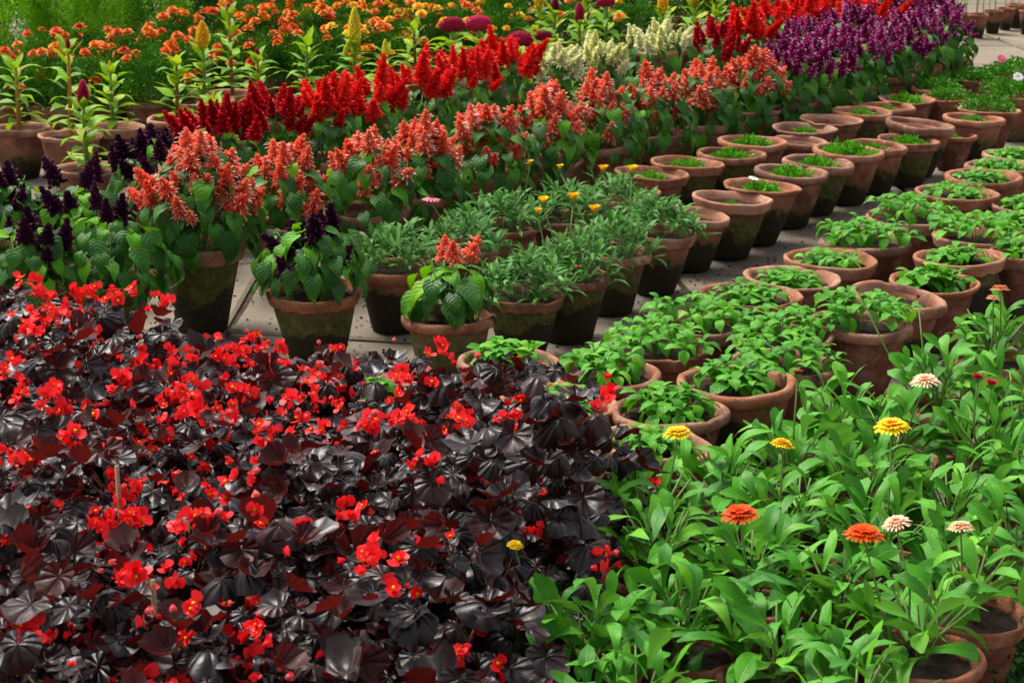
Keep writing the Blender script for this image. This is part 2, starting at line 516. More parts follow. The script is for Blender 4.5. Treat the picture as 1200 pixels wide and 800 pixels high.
class Bag:
    """collects raw faces with material indices"""
    def __init__(s):
        s.v, s.f, s.m = [], [], []

    def add(s, vs, fs, mi=0):
        b = len(s.v)
        s.v += [tuple(v) for v in vs]
        s.f += [tuple(b + i for i in f) for f in fs]
        s.m += [mi] * len(fs)

    def build(s, name, mats, smooth=True):
        return mesh(name, s.v, s.f, mats, fm=s.m, smooth=smooth)


def frame_to(d):
    d = Vector(d).normalized()
    a = Vector((0, 0, 1)) if abs(d.z) < 0.9 else Vector((1, 0, 0))
    x = d.cross(a).normalized()
    y = d.cross(x).normalized()
    return x, y, d


def tube(bag, pts, rads, n=5, mi=0, cap=True):
    vs, fs = [], []
    P = [Vector(p) for p in pts]
    for i, p in enumerate(P):
        d = (P[min(i + 1, len(P) - 1)] - P[max(i - 1, 0)])
        x, y, _ = frame_to(d)
        for k in range(n):
            a = 2 * PI * k / n
            vs.append(p + (x * math.cos(a) + y * math.sin(a)) * rads[i])
    for i in range(len(P) - 1):
        for k in range(n):
            fs.append((i * n + k, i * n + (k + 1) % n, (i + 1) * n + (k + 1) % n, (i + 1) * n + k))
    if cap:
        fs.append(tuple((len(P) - 1) * n + k for k in range(n)))
    bag.add(vs, fs, mi)


def lathe(profile, n=36, wob=None):
    vs, fs = [], []
    for j, (r, z) in enumerate(profile):
        for k in range(n):
            a = 2 * PI * k / n
            dr, dz = wob(a, j) if wob else (0, 0)
            vs.append(((r + dr) * math.cos(a), (r + dr) * math.sin(a), z + dz))
    for j in range(len(profile) - 1):
        for k in range(n):
            fs.append((j * n + k, j * n + (k + 1) % n, (j + 1) * n + (k + 1) % n, (j + 1) * n + k))
    return vs, fs


POTS = []


# ------------------------------------------------------------------ pots (unit: rim diameter 1, height 0.8)
def pot_body(mat, seed):
    rnd = random.Random(seed)
    q = rnd.random() * 6
    b = rnd.uniform(0.245, 0.29)
    r = lambda t, bulge=0.0: b + (0.437 - b) * t + bulge
    bl = rnd.uniform(0.0, 0.014)
    prof = [(0.02, 0.0), (b - 0.012, 0.0), (b, 0.012), (r(0.17, bl * 0.5), 0.12), (r(0.43, bl), 0.30), (r(0.66, bl), 0.46), (r(0.86, bl * 0.4), 0.60), (0.437, 0.70),
            (0.435, 0.715), (0.40, 0.715), (0.385, 0.66), (0.36, 0.50), (0.02, 0.48)]
    vs, fs = lathe(prof, 32, lambda a, j: (0.006 * math.sin(2 * a + q) + 0.004 * math.sin(5 * a + q + j), 0))
    return mesh('pot_body', vs, fs, mat)


def pot_rim(mat, seed, frill=False):
    rnd = random.Random(seed)
    q = rnd.random() * 6
    style = seed % 3
    if style == 0:       # thick round roll
        prof = [(0.438, 0.690), (0.462, 0.682), (0.487, 0.700), (0.500, 0.735), (0.501, 0.765), (0.492, 0.790), (0.470, 0.802), (0.445, 0.797),
                (0.428, 0.778), (0.415, 0.735), (0.405, 0.680)]
    elif style == 1:     # deep band with a thinner lip
        prof = [(0.438, 0.655), (0.458, 0.650), (0.470, 0.668), (0.480, 0.715), (0.494, 0.750), (0.501, 0.775), (0.494, 0.795), (0.474, 0.800),
                (0.455, 0.785), (0.430, 0.735), (0.408, 0.680)]
    else:                # flaring thin lip
        prof = [(0.438, 0.705), (0.450, 0.712), (0.468, 0.735), (0.492, 0.752), (0.502, 0.770), (0.500, 0.788), (0.484, 0.797), (0.462, 0.790),
                (0.438, 0.768), (0.418, 0.725), (0.405, 0.680)]
    if frill:
        prof = [(0.437, 0.655), (0.468, 0.662)] + prof[2:]
    chips = [(rnd.uniform(0, 6.28), rnd.uniform(0.05, 0.13), rnd.uniform(0.008, 0.022)) for _ in range(rnd.choice((0, 1, 2, 2)))]

    def wob(a, j):
        dr = 0.008 * math.sin(2 * a + q) + 0.004 * math.sin(7 * a + q) + 0.002 * math.sin(13 * a + q * 3)
        dz = 0.009 * math.sin(2 * a + q * 1.7) + 0.004 * math.sin(5 * a + q) + 0.002 * math.sin(11 * a)
        if 4 <= j <= 8:
            for a0, w_, d_ in chips:
                da = (a - a0 + PI) % (2 * PI) - PI
                g = math.exp(-(da / w_) ** 2)
                dz -= d_ * g
                dr -= 0.4 * d_ * g
        if frill and j <= 2:
            s = math.sin(a * 16)
            dr += 0.010 * s
            dz += 0.014 * s
        return dr, dz
    vs, fs = lathe(prof, 64 if frill else 48, wob)
    return mesh('pot_rim', vs, fs, mat)


def soil_mesh(seed):
    rnd = random.Random(seed)
    vs, fs = [(0, 0, 0.015)], []
    n = 22
    for k, r in enumerate((0.1, 0.2, 0.3, 0.375, 0.405)):
        for i in range(n):
            a = 2 * PI * i / n
            vs.append((r * math.cos(a), r * math.sin(a), rnd.uniform(-0.012, 0.016) - (0.01 if k == 4 else 0)))
    for i in range(n):
        fs.append((0, 1 + i, 1 + (i + 1) % n))
    for q in range(4):
        b = 1 + q * n
        for i in range(n):
            fs.append((b + i, b + n + i, b + n + (i + 1) % n, b + (i + 1) % n))
    return mesh('soil', vs, fs, 'soil')


BODY = {k: [pot_body(m, s) for s in (1, 2, 3, 4)] for k, m in (('mossy', 'pot_mossy'), ('dark', 'pot_dark'), ('red', 'pot_red'))}
RIM = {k: [pot_rim(m, s, f) for s in (3, 4, 5, 6, 7, 9)] for k, m, f in (('a', 'rim_a', False), ('b', 'rim_b', False), ('c', 'rim_c', False),
                                                              ('fa', 'rim_a', True), ('fb', 'rim_b', True))}
SOIL = [soil_mesh(s) for s in (5, 6, 7)]


def potted(name, label, cat, x, y, wpx, group, kind='dark', rim='a', hr=0.8, lean=None, soil=True, soil_z=0.70):
    """an Empty with pot > rim and soil, the rim centre on photo pixel x, y and wpx wide; returns (empty, D, H)"""
    if name != 'potted_begonia':
        y -= 0.03 * wpx
    D = 0.3
    for _ in range(8):
        p, ppm = at(x, y, hr * D * 0.98)
        D = 0.6 * D + 0.4 * wpx / ppm
    p, ppm = at(x, y, hr * D * 0.98)
    if lean is None:
        lean = (R(random.uniform(-1.5, 1.5)), R(random.uniform(-1.5, 1.5)))
    H = hr * D
    # leaning about the base shifts the rim: put the base where the rim ends up on its pixel
    off = Matrix.Rotation(lean[1], 4, 'Y') @ Matrix.Rotation(lean[0], 4, 'X') @ Vector((0, 0, H))
    base = Vector((p.x - off.x, p.y - off.y, 0.3 * D * max(abs(math.sin(lean[0])), abs(math.sin(lean[1])))))
    if name in ('potted_seedling', 'empty_pot'):
        D *= 0.95
    e = thing(name, label, cat, base, group, lean)
    POTS.append([e, off, D * 0.5])
    rz = random.random() * 6
    b = O('pot', random.choice(BODY[kind]), e, (0, 0, 0), (0, 0, rz), (D, D, D * hr / 0.8))
    O('rim', random.choice(RIM[rim]), b)
    if soil:
        O('soil', random.choice(SOIL), e, (0, 0, soil_z * D * hr / 0.8), (0, 0, random.random() * 6), (D, D, D))
    return e, D, H


def jit(a, b):
    return random.uniform(a, b)


# ------------------------------------------------------------------ leaf library
pf_salvia = prof_pts([(0, 0.50), (0.10, 0.90), (0.25, 1.0), (0.45, 0.82), (0.65, 0.52), (0.82, 0.24), (0.93, 0.09), (1, 0.0)])
LEAF = {}
LEAF['salvia'] = [blade('salvia_leaf', 0.078, 0.058, pf_salvia, 'salvia', d, f, 0.05, 2, 8, t, 0.12, s, 0.05) for d, f, t, s in
                  ((0.5, 0.28, 0.1, 1), (0.8, 0.4, -0.15, 2), (0.35, 0.2, 0.2, 3), (1.0, 0.35, 0, 4))]
LEAF['salvia_b'] = [blade('salvia_young_leaf', 0.070, 0.046, pf_salvia, 'salvia_bright', d, f, 0.05, 2, 8, t, 0.12, s, 0.05) for d, f, t, s in
                    ((0.5, 0.3, 0.1, 5), (0.8, 0.45, -0.15, 6))]
pf_pet = prof_pts([(0, 0.12), (0.15, 0.28), (0.4, 0.75), (0.62, 1.0), (0.8, 0.92), (0.93, 0.55), (1, 0.05)])
LEAF['petunia'] = [blade('petunia_leaf', 0.055, 0.030, pf_pet, 'petunia', d, f, 0.04, 2, 5, t, 0, s) for d, f, t, s in
                   ((0.5, 0.3, 0.1, 1), (0.9, 0.45, -0.2, 2), (0.3, 0.2, 0.2, 3), (0.7, 0.1, 0.0, 4))]
pf_cal = prof_pts([(0, 0.20), (0.2, 0.34), (0.45, 0.68), (0.68, 1.0), (0.84, 0.96), (0.94, 0.70), (1, 0.16)])
LEAF['calendula'] = [blade('calendula_leaf', 0.112, 0.035, pf_cal, 'calendula', d, f, w_, 2, 7, t, 0, s) for d, f, t, w_, s in
                     ((0.35, 0.35, 0.3, 0.05, 1), (0.7, 0.45, -0.5, 0.08, 2), (0.1, 0.25, 0.4, 0.05, 3), (1.1, 0.3, 0.2, 0.07, 4), (0.5, 0.15, -0.8, 0.10, 5), (0.2, 0.5, 0.9, 0.08, 6))]
pf_gaz = lambda v: max(0.02, (0.30 + 0.70 * min(1, v * 1.9)) * (1 - max(0, v - 0.75) * 3.6) * (1.0 if int(v * 9) % 2 else 0.72))
LEAF['gazania'] = [blade('gazania_leaf', 0.066, 0.0135, pf_gaz, 'gazania', d, 0.3, 0.05, 1, 9, t, 0, s) for d, t, s in
                   ((0.2, 0.2, 1), (0.5, -0.3, 2), (0.0, 0.4, 3), (0.35, 0, 4))]
pf_cel = prof_pts([(0, 0.12), (0.12, 0.35), (0.3, 0.85), (0.45, 1.0), (0.65, 0.75), (0.85, 0.3), (1, 0.0)])
LEAF['celosia'] = [blade('celosia_leaf', 0.115, 0.050, pf_cel, 'celosia', d, f, 0.06, 2, 6, t, 0, s) for d, f, t, s in
                   ((0.25, 0.30, 0.2, 1), (0.55, 0.35, -0.2, 2), (0.05, 0.2, 0.1, 3))]
LEAF['begonia'] = [begonia_leaf(s, 0.049, c, ru) for s, c, ru in ((1, 0.30, 0.10), (2, -0.35, 0.13), (3, 0.05, 0.17), (4, 0.55, 0.10), (5, -0.6, 0.10), (6, 0.15, 0.20), (12, -0.15, 0.24), (13, 0.4, 0.20), (14, -0.7, 0.16))]
LEAF['begonia_y'] = [begonia_leaf(s, 0.042, c, ru, 'begonia_young') for s, c, ru in ((7, 0.7, 0.10), (8, 0.5, 0.12), (9, 0.9, 0.08))]


# ------------------------------------------------------------------ flower library
def petal_pts(L, W, lift, az, base=0.0, n=4, cup=0.0):
    """a rounded petal fan from the centre"""
    d = Vector((math.cos(az), math.sin(az), 0))
    s = Vector((-math.sin(az), math.cos(az), 0))
    pr = [(0, 0.15), (0.45, 0.85), (0.75, 1.0), (1.0, 0.45)]
    vs = []
    for v, h in pr:
        c = d * (base + L * v * math.cos(lift)) + Vector((0, 0, L * v * math.sin(lift) - cup * L * v * v))
        vs += [c - s * W * 0.5 * h + Vector((0, 0, 0.10 * W * h)), c, c + s * W * 0.5 * h + Vector((0, 0, 0.10 * W * h))]
    fs = []
    for j in range(3):
        for i in range(2):
            a = j * 3 + i
            fs.append((a, a + 1, a + 4, a + 3))
    return vs, fs


def begonia_flower(seed, mats=('red_begonia', 'yellow')):
    rnd = random.Random(seed)
    b = Bag()
    fold = rnd.uniform(0.2, 1.0)
    for k in range(4):
        big = k % 2 == 0
        vs, fs = petal_pts(0.021 if big else 0.014, 0.023 if big else 0.010, (fold if big else 0.15) + rnd.uniform(-0.2, 0.2), k * PI / 2 + rnd.uniform(-0.3, 0.3), 0,
                           cup=rnd.uniform(-0.4, 0.5))
        b.add(vs, fs, 0)
    for k in range(4):
        vs, fs = petal_pts(0.013, 0.011, rnd.uniform(0.5, 1.3), rnd.uniform(0, 6), 0.001, cup=rnd.uniform(-0.5, 0.5))
        b.add(vs, fs, 0)
    if seed % 3:
        sp, sf = ball(0.0038, (0, 0, 0.006), 6, 4)
        b.add(sp, sf, 1)
    return b.build('begonia_flower', list(mats))


def ball(r, c, n=8, m=5, sz=1.0):
    vs, fs = [], []
    for j in range(m + 1):
        t = PI * j / m
        for k in range(n):
            a = 2 * PI * k / n
            vs.append((c[0] + r * math.sin(t) * math.cos(a), c[1] + r * math.sin(t) * math.sin(a), c[2] + r * sz * math.cos(t)))
    for j in range(m):
        for k in range(n):
            fs.append((j * n + k, (j + 1) * n + k, (j + 1) * n + (k + 1) % n, j * n + (k + 1) % n))
    return vs, fs


def begonia_bud(seed):
    b = Bag()
    vs, fs = petal_pts(0.014, 0.016, 1.2, 0, 0)
    b.add(vs, fs, 0)
    vs, fs = petal_pts(0.014, 0.016, 1.2, PI, 0)
    b.add(vs, fs, 0)
    vs, fs = ball(0.006, (0, 0, 0.006), 7, 5, 1.3)
    b.add(vs, fs, 0)
    return b.build('begonia_bud', ['red_begonia'] if seed % 2 else ['pink_begonia'])


BFLOWER = [begonia_flower(s) for s in (1, 2, 3, 4, 5, 6, 7, 8)] + [begonia_bud(1), begonia_bud(2)]


def spike(seed, mats, L=0.11, rad=0.024, whorls=9, per=7, tube_frac=0.3, tubelen=0.022):
    """salvia flower spike: whorls of tapering calyces with drooping corolla tubes"""
    rnd = random.Random(seed)
    b = Bag()
    tube(b, [(0, 0, -0.03), (0, 0, L * 0.5), (0, 0, L * 0.97)], [0.0018, 0.0016, 0.001], 4, 0)
    for w_ in range(whorls):
        t = w_ / (whorls - 1)
        z = L * (0.04 + 0.9 * t)
        rr = rad * (1.0 - 0.80 * t ** 1.3) * (0.82 + 0.18 * math.sin(w_ * 2.3 + seed))
        k_ = per if t < 0.8 else per - 2
        for k in range(k_):
            a = 2 * PI * (k + 0.5 * (w_ % 2)) / k_ + rnd.uniform(-0.25, 0.25)
            el_ = 0.75 * t + rnd.uniform(-0.15, 0.45)
            d = Vector((math.cos(a) * math.cos(el_), math.sin(a) * math.cos(el_), math.sin(el_)))
            o = Vector((0, 0, z + rnd.uniform(-0.004, 0.004)))
            ln = rr * rnd.uniform(0.85, 1.2) + 0.004
            x, y, _ = frame_to(d)
            wd = 0.0046 * (1 - 0.35 * t) + 0.0014
            vs = [o]
            for q in range(4):
                aa = q * PI / 2
                vs.append(o + d * ln * 0.62 + (x * math.cos(aa) + y * math.sin(aa)) * wd * 1.25)
            for q in range(4):
                aa = q * PI / 2
                vs.append(o + d * ln * (1.0 + 0.12 * (q % 2)) + (x * math.cos(aa) + y * math.sin(aa)) * wd * 0.9)
            fs = [(0, 1 + (q + 1) % 4, 1 + q) for q in range(4)] + [(1 + q, 1 + (q + 1) % 4, 5 + (q + 1) % 4, 5 + q) for q in range(4)]
            b.add(vs, fs, 0)
            if rnd.random() < tube_frac * (1.25 - t):
                tip = o + d * ln
                dd = (d + Vector((0, 0, -rnd.uniform(0.2, 0.8)))).normalized()
                x, y, _ = frame_to(dd)
                vs = [tip - d * 0.004 + (x * math.cos(q * 2.1) + y * math.sin(q * 2.1)) * 0.0016 for q in range(3)]
                vs += [tip + dd * tubelen * 0.7 + (x * math.cos(q * 2.1) + y * math.sin(q * 2.1)) * 0.0026 for q in range(3)]
                vs += [tip + dd * tubelen + Vector((0, 0, -0.004))]
                fs = [(q, (q + 1) % 3, 3 + (q + 1) % 3, 3 + q) for q in range(3)] + [(3 + q, 3 + (q + 1) % 3, 6) for q in range(3)]
                b.add(vs, fs, 1)
    return b.build('flower_spike', list(mats), smooth=True)


SPIKE = {
    'coral': [spike(s, ('coral', 'coral_pale'), 0.095, 0.036, 8, 11, 0.36, 0.022) for s in (1, 2, 3)],
    'red': [spike(s, ('red', 'red_pale'), 0.130, 0.033, 12, 11, 0.35, 0.016) for s in (4, 5, 6)],
    'crimson': [spike(s, ('crimson', 'red'), 0.105, 0.030, 10, 10, 0.15, 0.012) for s in (7, 8)],
    'plum': [spike(s, ('plum', 'plum_pale'), 0.090, 0.030, 9, 11, 0.2, 0.012) for s in (9, 10)],
    'purple': [spike(s, ('purple', 'lilac'), 0.100, 0.033, 10, 11, 0.36, 0.016) for s in (11, 12, 13)],
    'cream': [spike(s, ('cream', 'cream_pale'), 0.088, 0.031, 9, 10, 0.35, 0.014) for s in (14, 15)],
}


def daisy(seed, petal, r=0.032, layers=3, n=26, lift=0.12, w_=0.006):
    rnd = random.Random(seed)
    b = Bag()
    for l in range(layers):
        for k in range(n):
            a = 2 * PI * (k + l / layers) / n + rnd.uniform(-0.05, 0.05)
            vs, fs = petal_pts(r * (1 - 0.16 * l) * rnd.uniform(0.9, 1.05), w_, lift + 0.24 * l + rnd.uniform(-0.05, 0.08), a, 0.002, cup=0.28)
            vs = [v + Vector((0, 0, 0.0015 * l)) for v in vs]
            b.add(vs, fs, 0)
    return b.build('flower_petals', [petal])


def centre_mesh(mat, r):
    b = Bag()
    rnd = random.Random(3)
    for k in range(46):
        q = math.sqrt((k + 0.5) / 46) * r
        a = k * 2.39996
        o = Vector((q * math.cos(a), q * math.sin(a), 0.004 + 0.003 * (1 - q / r)))
        d = Vector((math.cos(a) * q / r * 0.7, math.sin(a) * q / r * 0.7, 1)).normalized()
        x, y, _ = frame_to(d)
        vs = [o + (x * math.cos(t) + y * math.sin(t)) * r * 0.12 for t in (0, 2.1, 4.2)] + [o + d * 0.006 * rnd.uniform(0.7, 1.2)]
        b.add(vs, [(0, 1, 3), (1, 2, 3), (2, 0, 3)])
    return b.build('flower_centre', [mat])


DAISY = {
    'yellow': (daisy(1, 'yellow'), centre_mesh('yellow', 0.010)),
    'yellow_red': (daisy(2, 'yellow'), centre_mesh('redorange', 0.012)),
    'redorange': (daisy(3, 'redorange'), centre_mesh('redorange', 0.010)),
    'peach': (daisy(4, 'peach', n=22, w_=0.005), centre_mesh('peach_red', 0.010)),
    'maroon': (daisy(5, 'maroon', 0.018, 2, 16, 0.7), centre_mesh('maroon', 0.008)),
    'gazania': (daisy(6, 'yellow', 0.030, 2, 13, 1.05, 0.007), centre_mesh('gold', 0.007)),
    'pink': (daisy(7, 'pink', 0.030, 1, 16, 0.15, 0.006), centre_mesh('maroon', 0.007)),
    'white': (daisy(8, 'white', 0.022, 1, 7, 0.35, 0.016), centre_mesh('yellow', 0.004)),
    'pinkred': (daisy(9, 'pink', 0.022, 1, 6, 0.3, 0.018), centre_mesh('white', 0.004)),
}


def calyx_mesh():
    b = Bag()
    vs, fs = lathe([(0.0, -0.012), (0.004, -0.011), (0.008, -0.004), (0.009, 0.001)], 8)
    b.add(vs, fs)
    return b.build('calyx', ['stem_green'])


CALYX = calyx_mesh()


def marigold_flower(seed, mat, r=0.027):
    rnd = random.Random(seed)
    b = Bag()
    for l in range(4):
        n = 15 - 2 * l
        for k in range(n):
            a = 2 * PI * k / n + rnd.uniform(-0.15, 0.15)
            vs, fs = petal_pts(r * (1 - 0.2 * l), r * 0.36, 0.05 + 0.30 * l + rnd.uniform(-0.1, 0.15), a, 0, cup=0.2)
            vs = [v + Vector((0, 0, 0.0025 * l)) for v in vs]
            b.add(vs, fs)
    return b.build('marigold_flower', [mat])


MARI = [marigold_flower(1, 'orange'), marigold_flower(2, 'redorange'), marigold_flower(3, 'orange', 0.030), marigold_flower(4, 'gold', 0.026)]


def plume(seed, mat, L=0.13, r=0.03):
    """feathery celosia plume: upright tapering tufts"""
    rnd = random.Random(seed)
    b = Bag()
    for k in range(120):
        t = (k + 0.5) / 120
        a = k * 2.39996
        rr = r * math.sin(PI * min(1, 0.18 + 0.82 * t)) ** 0.8 * (1 - 0.35 * t)
        o = Vector((math.cos(a) * rr * 0.35, math.sin(a) * rr * 0.35, L * t * 0.85))
        d = Vector((math.cos(a), math.sin(a), 1.2 + 1.2 * t)).normalized()
        ln = rr * 0.9 + 0.012
        x, y, _ = frame_to(d)
        wd = 0.0045 * (1 - 0.4 * t)
        vs = [o - d * 0.004, o + d * ln * 0.5 + x * wd, o + d * ln * 0.5 - x * wd * 0.5 + y * wd, o + d * ln * 0.5 - x * wd * 0.5 - y * wd, o + d * ln]
        b.add(vs, [(0, 1, 2), (0, 2, 3), (0, 3, 1), (4, 2, 1), (4, 3, 2), (4, 1, 3)])
    return b.build('flower_plume', [mat])


PLUME = {k: plume(i, k, *d) for i, (k, d) in enumerate({'gold': (0.16, 0.040), 'lemon': (0.18, 0.032), 'magenta': (0.11, 0.026), 'crimson': (0.10, 0.024),
                                                       'orange': (0.13, 0.03), 'velvet': (0.12, 0.03)}.items())}


def crest_mesh(seed, mat):
    """cockscomb crest: a folded, wavy velvet fan, wide and domed"""
    rnd = random.Random(seed)
    vs, fs = [], []
    nu, nv = 34, 6
    for i in range(nu + 1):
        u = i / nu * 2 - 1
        for j in range(nv + 1):
            v = j / nv
            w_ = 0.012 + 0.058 * v
            x = u * w_
            y = math.sin(i * 1.15) * 0.020 * v ** 1.5
            z = 0.062 * v * (1 - 0.28 * u * u) + 0.003 * math.sin(i * 2.1 + j)
            vs.append((x, y, z))
    for i in range(nu):
        for j in range(nv):
            a = i * (nv + 1) + j
            fs.append((a, a + 1, a + nv + 2, a + nv + 1))
    b = Bag()
    b.add(vs, fs)
    # velvet top: knobbly cushion over the folds
    cv, cf = ball(1.0, (0, 0, 0), 22, 8)
    cv = [(x * 0.066, y * 0.026 + 0.004 * math.sin(x * 22 + z * 9), 0.046 + z * 0.034 + 0.003 * math.sin(x * 19) * math.cos(y * 11) - 0.012 * x * x) for x, y, z in cv]
    b.add(cv, cf)
    for k in range(160):
        a = rnd.uniform(0, 2 * PI)
        q = math.sqrt(rnd.random())
        o = Vector((math.cos(a) * q * 0.062, math.sin(a) * q * 0.024, 0.046 + 0.034 * math.sqrt(1 - q * q * 0.95)))
        b.add([o + Vector((0.003, 0, -0.002)), o + Vector((-0.002, 0.003, -0.002)), o + Vector((-0.002, -0.003, -0.002)), o + Vector((0, 0, 0.005))],
              [(0, 1, 3), (1, 2, 3), (2, 0, 3)])
    return b.build('crest', [mat])


CREST = [crest_mesh(1, 'velvet'), crest_mesh(2, 'magenta')]


# ------------------------------------------------------------------ joined fine foliage (leaves far under ten pixels)
def foliage(name, mat, n, rx, rz, L, W, seed, flat=0.0, up=0.3, inner=0.45, upright=False):
    rs = np.random.RandomState(seed)
    d = rs.normal(size=(n, 3))
    d[:, 2] = np.abs(d[:, 2]) * (1 - flat) + 0.05 if not upright else d[:, 2]
    d /= np.linalg.norm(d, axis=1)[:, None]
    rad = (inner + (1 - inner) * rs.rand(n) ** 0.5)[:, None]
    lump = 1 + 0.20 * np.sin(d[:, 0] * 7 + seed) * np.cos(d[:, 1] * 6 + seed * 2)
    P = d * rad * lump[:, None] * np.array([rx, rx, rz])
    if upright:
        P[:, 2] += rz
    dirs = d + rs.normal(size=(n, 3)) * 0.55
    dirs[:, 2] += up
    dirs /= np.linalg.norm(dirs, axis=1)[:, None]
    nrm = np.cross(dirs, rs.normal(size=(n, 3)))
    nrm /= np.linalg.norm(nrm, axis=1)[:, None]
    side = np.cross(dirs, nrm)
    ll = (L * (0.6 + 0.7 * rs.rand(n)))[:, None]
    ww = (W * (0.7 + 0.5 * rs.rand(n)))[:, None]
    a = P
    b_ = P + dirs * ll * 0.55 + side * ww * 0.5 + nrm * ww * 0.15
    c = P + dirs * ll
    e = P + dirs * ll * 0.55 - side * ww * 0.5 + nrm * ww * 0.15
    V = np.stack([a, b_, c, e], 1).reshape(-1, 3)
    idx = np.arange(n) * 4
    F = np.concatenate([np.stack([idx, idx + 1, idx + 2], 1), np.stack([idx, idx + 2, idx + 3], 1)])
    me = bpy.data.meshes.new(name)
    me.vertices.add(len(V))
    me.vertices.foreach_set('co', V.astype(np.float32).ravel())
    me.loops.add(len(F) * 3)
    me.loops.foreach_set('vertex_index', F.astype(np.int32).ravel())
    me.polygons.add(len(F))
    me.polygons.foreach_set('loop_start', np.arange(len(F), dtype=np.int32) * 3)
    me.materials.append(M[mat])
    me.update()
    me.validate()
    return me


F_SEED = [foliage('seedling_foliage', 'seedling', 330, 0.075, 0.030, 0.016, 0.012, s, up=0.0, inner=0.2) for s in (1, 2, 3)]
F_BUSHY = [foliage('bushy_foliage', 'seedling_dark', 620, 0.13, 0.075, 0.021, 0.015, s, up=0.0, inner=0.3) for s in (4, 5)]
F_MARI = [foliage('marigold_foliage', 'marigold', 3400, 0.19, 0.22, 0.026, 0.009, s, up=0.1, inner=0.45) for s in (6, 7, 8)]
F_FEATH = [foliage('feathery_foliage', 'feather', 4600, 0.21, 0.25, 0.040, 0.008, s, up=0.5, inner=0.4, upright=True) for s in (9, 10)]
F_BACK = [foliage('background_foliage', 'back', 3000, 0.33, 0.33, 0.055, 0.022, s, up=0.2, inner=0.4, upright=True) for s in (11, 12)]


def stems_mesh(name, mat, seed, n, h, spread, r=0.0028):
    rnd = random.Random(seed)
    b = Bag()
    for k in range(n):
        a = 2 * PI * k / n + rnd.uniform(-0.4, 0.4)
        q = spread * rnd.uniform(0.4, 1)
        tube(b, [(0, 0, -0.01), (q * 0.35 * math.cos(a), q * 0.35 * math.sin(a), h * 0.45), (q * math.cos(a), q * math.sin(a), h * rnd.uniform(0.8, 1))],
             [r, r * 0.8, r * 0.5], 5)
    return b.build(name, [mat])


ST_SALVIA = [stems_mesh('salvia_stems', 'stem_green', s, 9, 0.24, 0.12) for s in (1, 2)]
ST_PET = [stems_mesh('petunia_stems', 'stem_green', s, 8, 0.06, 0.07, 0.002) for s in (3, 4)]
ST_CAL = [stems_mesh('calendula_stems', 'stem_green', s, 9, 0.15, 0.10, 0.0035) for s in (5, 6)]
ST_GAZ = [stems_mesh('gazania_stems', 'stem_green', s, 9, 0.08, 0.08, 0.0025) for s in (7, 8)]
ST_BEG = [stems_mesh('begonia_stems', 'stem_red', s, 11, 0.20, 0.14, 0.004) for s in (9, 10)]
ST_SEED = stems_mesh('seedling_stems', 'stem_green', 11, 7, 0.03, 0.04, 0.0015)
ST_MARI = stems_mesh('marigold_stems', 'stem_green', 12, 9, 0.2, 0.12, 0.004)


# ------------------------------------------------------------------ plants
def leaf(parent, kind, p, az_, el_, roll, sc, label=None):
    """place one leaf: az_ = direction it points in, el_ = its elevation"""
    if kind.startswith('begonia'):
        sc = (sc * jit(0.75, 1.12), sc * jit(0.9, 1.1), sc * jit(0.5, 1.7))
    return O('leaf', random.choice(LEAF[kind]), parent, p, (el_, roll, az_ - PI / 2), sc)


def dome(parent, kind, n, Rx, z0, h, top_el, side_el, s0, s1, span=1.35, inner=0.0, alt=None, altp=0.2, L=0.07, lean_out=0.0):
    g = random.random() * 6
    for i in range(n):
        u = (i + 0.5) / n
        th = math.acos(max(-1, 1 - u * span))
        a = g + i * 2.39996 + jit(-0.25, 0.25)
        lay = jit(0.9, 1.05) if random.random() > inner else jit(0.45, 0.8)
        sx = Rx * math.sin(th) * lay
        a0 = a
        sc = jit(s0, s1)
        e = top_el + (side_el - top_el) * min(1, th / (PI * 0.55)) + jit(-0.35, 0.35)
        if lean_out and random.random() < lean_out:      # leaves turned down towards the camera, showing their faces with less sky sheen
            a = -PI / 2 + random.gauss(0, 0.75)
            e = jit(-1.15, -0.15)
        dx, dy, dz = math.cos(a) * math.cos(e), math.sin(a) * math.cos(e), math.sin(e)
        k = kind
        if alt and random.random() < altp * (1.4 - th):
            k = alt
        p = (sx * math.cos(a0) - dx * L * sc * 0.5, sx * math.sin(a0) - dy * L * sc * 0.5, z0 + h * math.cos(th) * lay - dz * L * sc * 0.5)
        leaf(parent, k, p, a + jit(-0.45, 0.45), e, jit(-0.4, 0.4), sc)


def flower_on(parent, kind, target_world, base_local, sc=1.0, stem=True, label=None, tilt=None):
    """daisy flower with its own stem reaching a point in the world"""
    bpy_m = Matrix.LocRotScale(parent.location, parent.rotation_euler, (1, 1, 1))
    t = bpy_m.inverted() @ Vector(target_world)
    pet, cen = DAISY[kind]
    rot = tilt or (jit(-0.25, 0.25), jit(-0.2, 0.2), jit(0, 6))
    f = O('flower', pet, parent, t, rot, sc)
    if label:
        f['label'] = label
    O('flower_centre', cen, f)
    O('calyx', CALYX, f)
    if stem:
        b = Bag()
        b0 = Vector(base_local)
        mid = (b0 + t) * 0.5 + Vector((jit(-0.012, 0.012), jit(-0.012, 0.012), 0.0))
        tube(b, [b0, mid, t - Vector((0, 0, 0.008))], [0.0026, 0.0022, 0.0018], 6)
        O('flower_stem', b.build('flower_stem', ['stem_green']), parent)
    return f


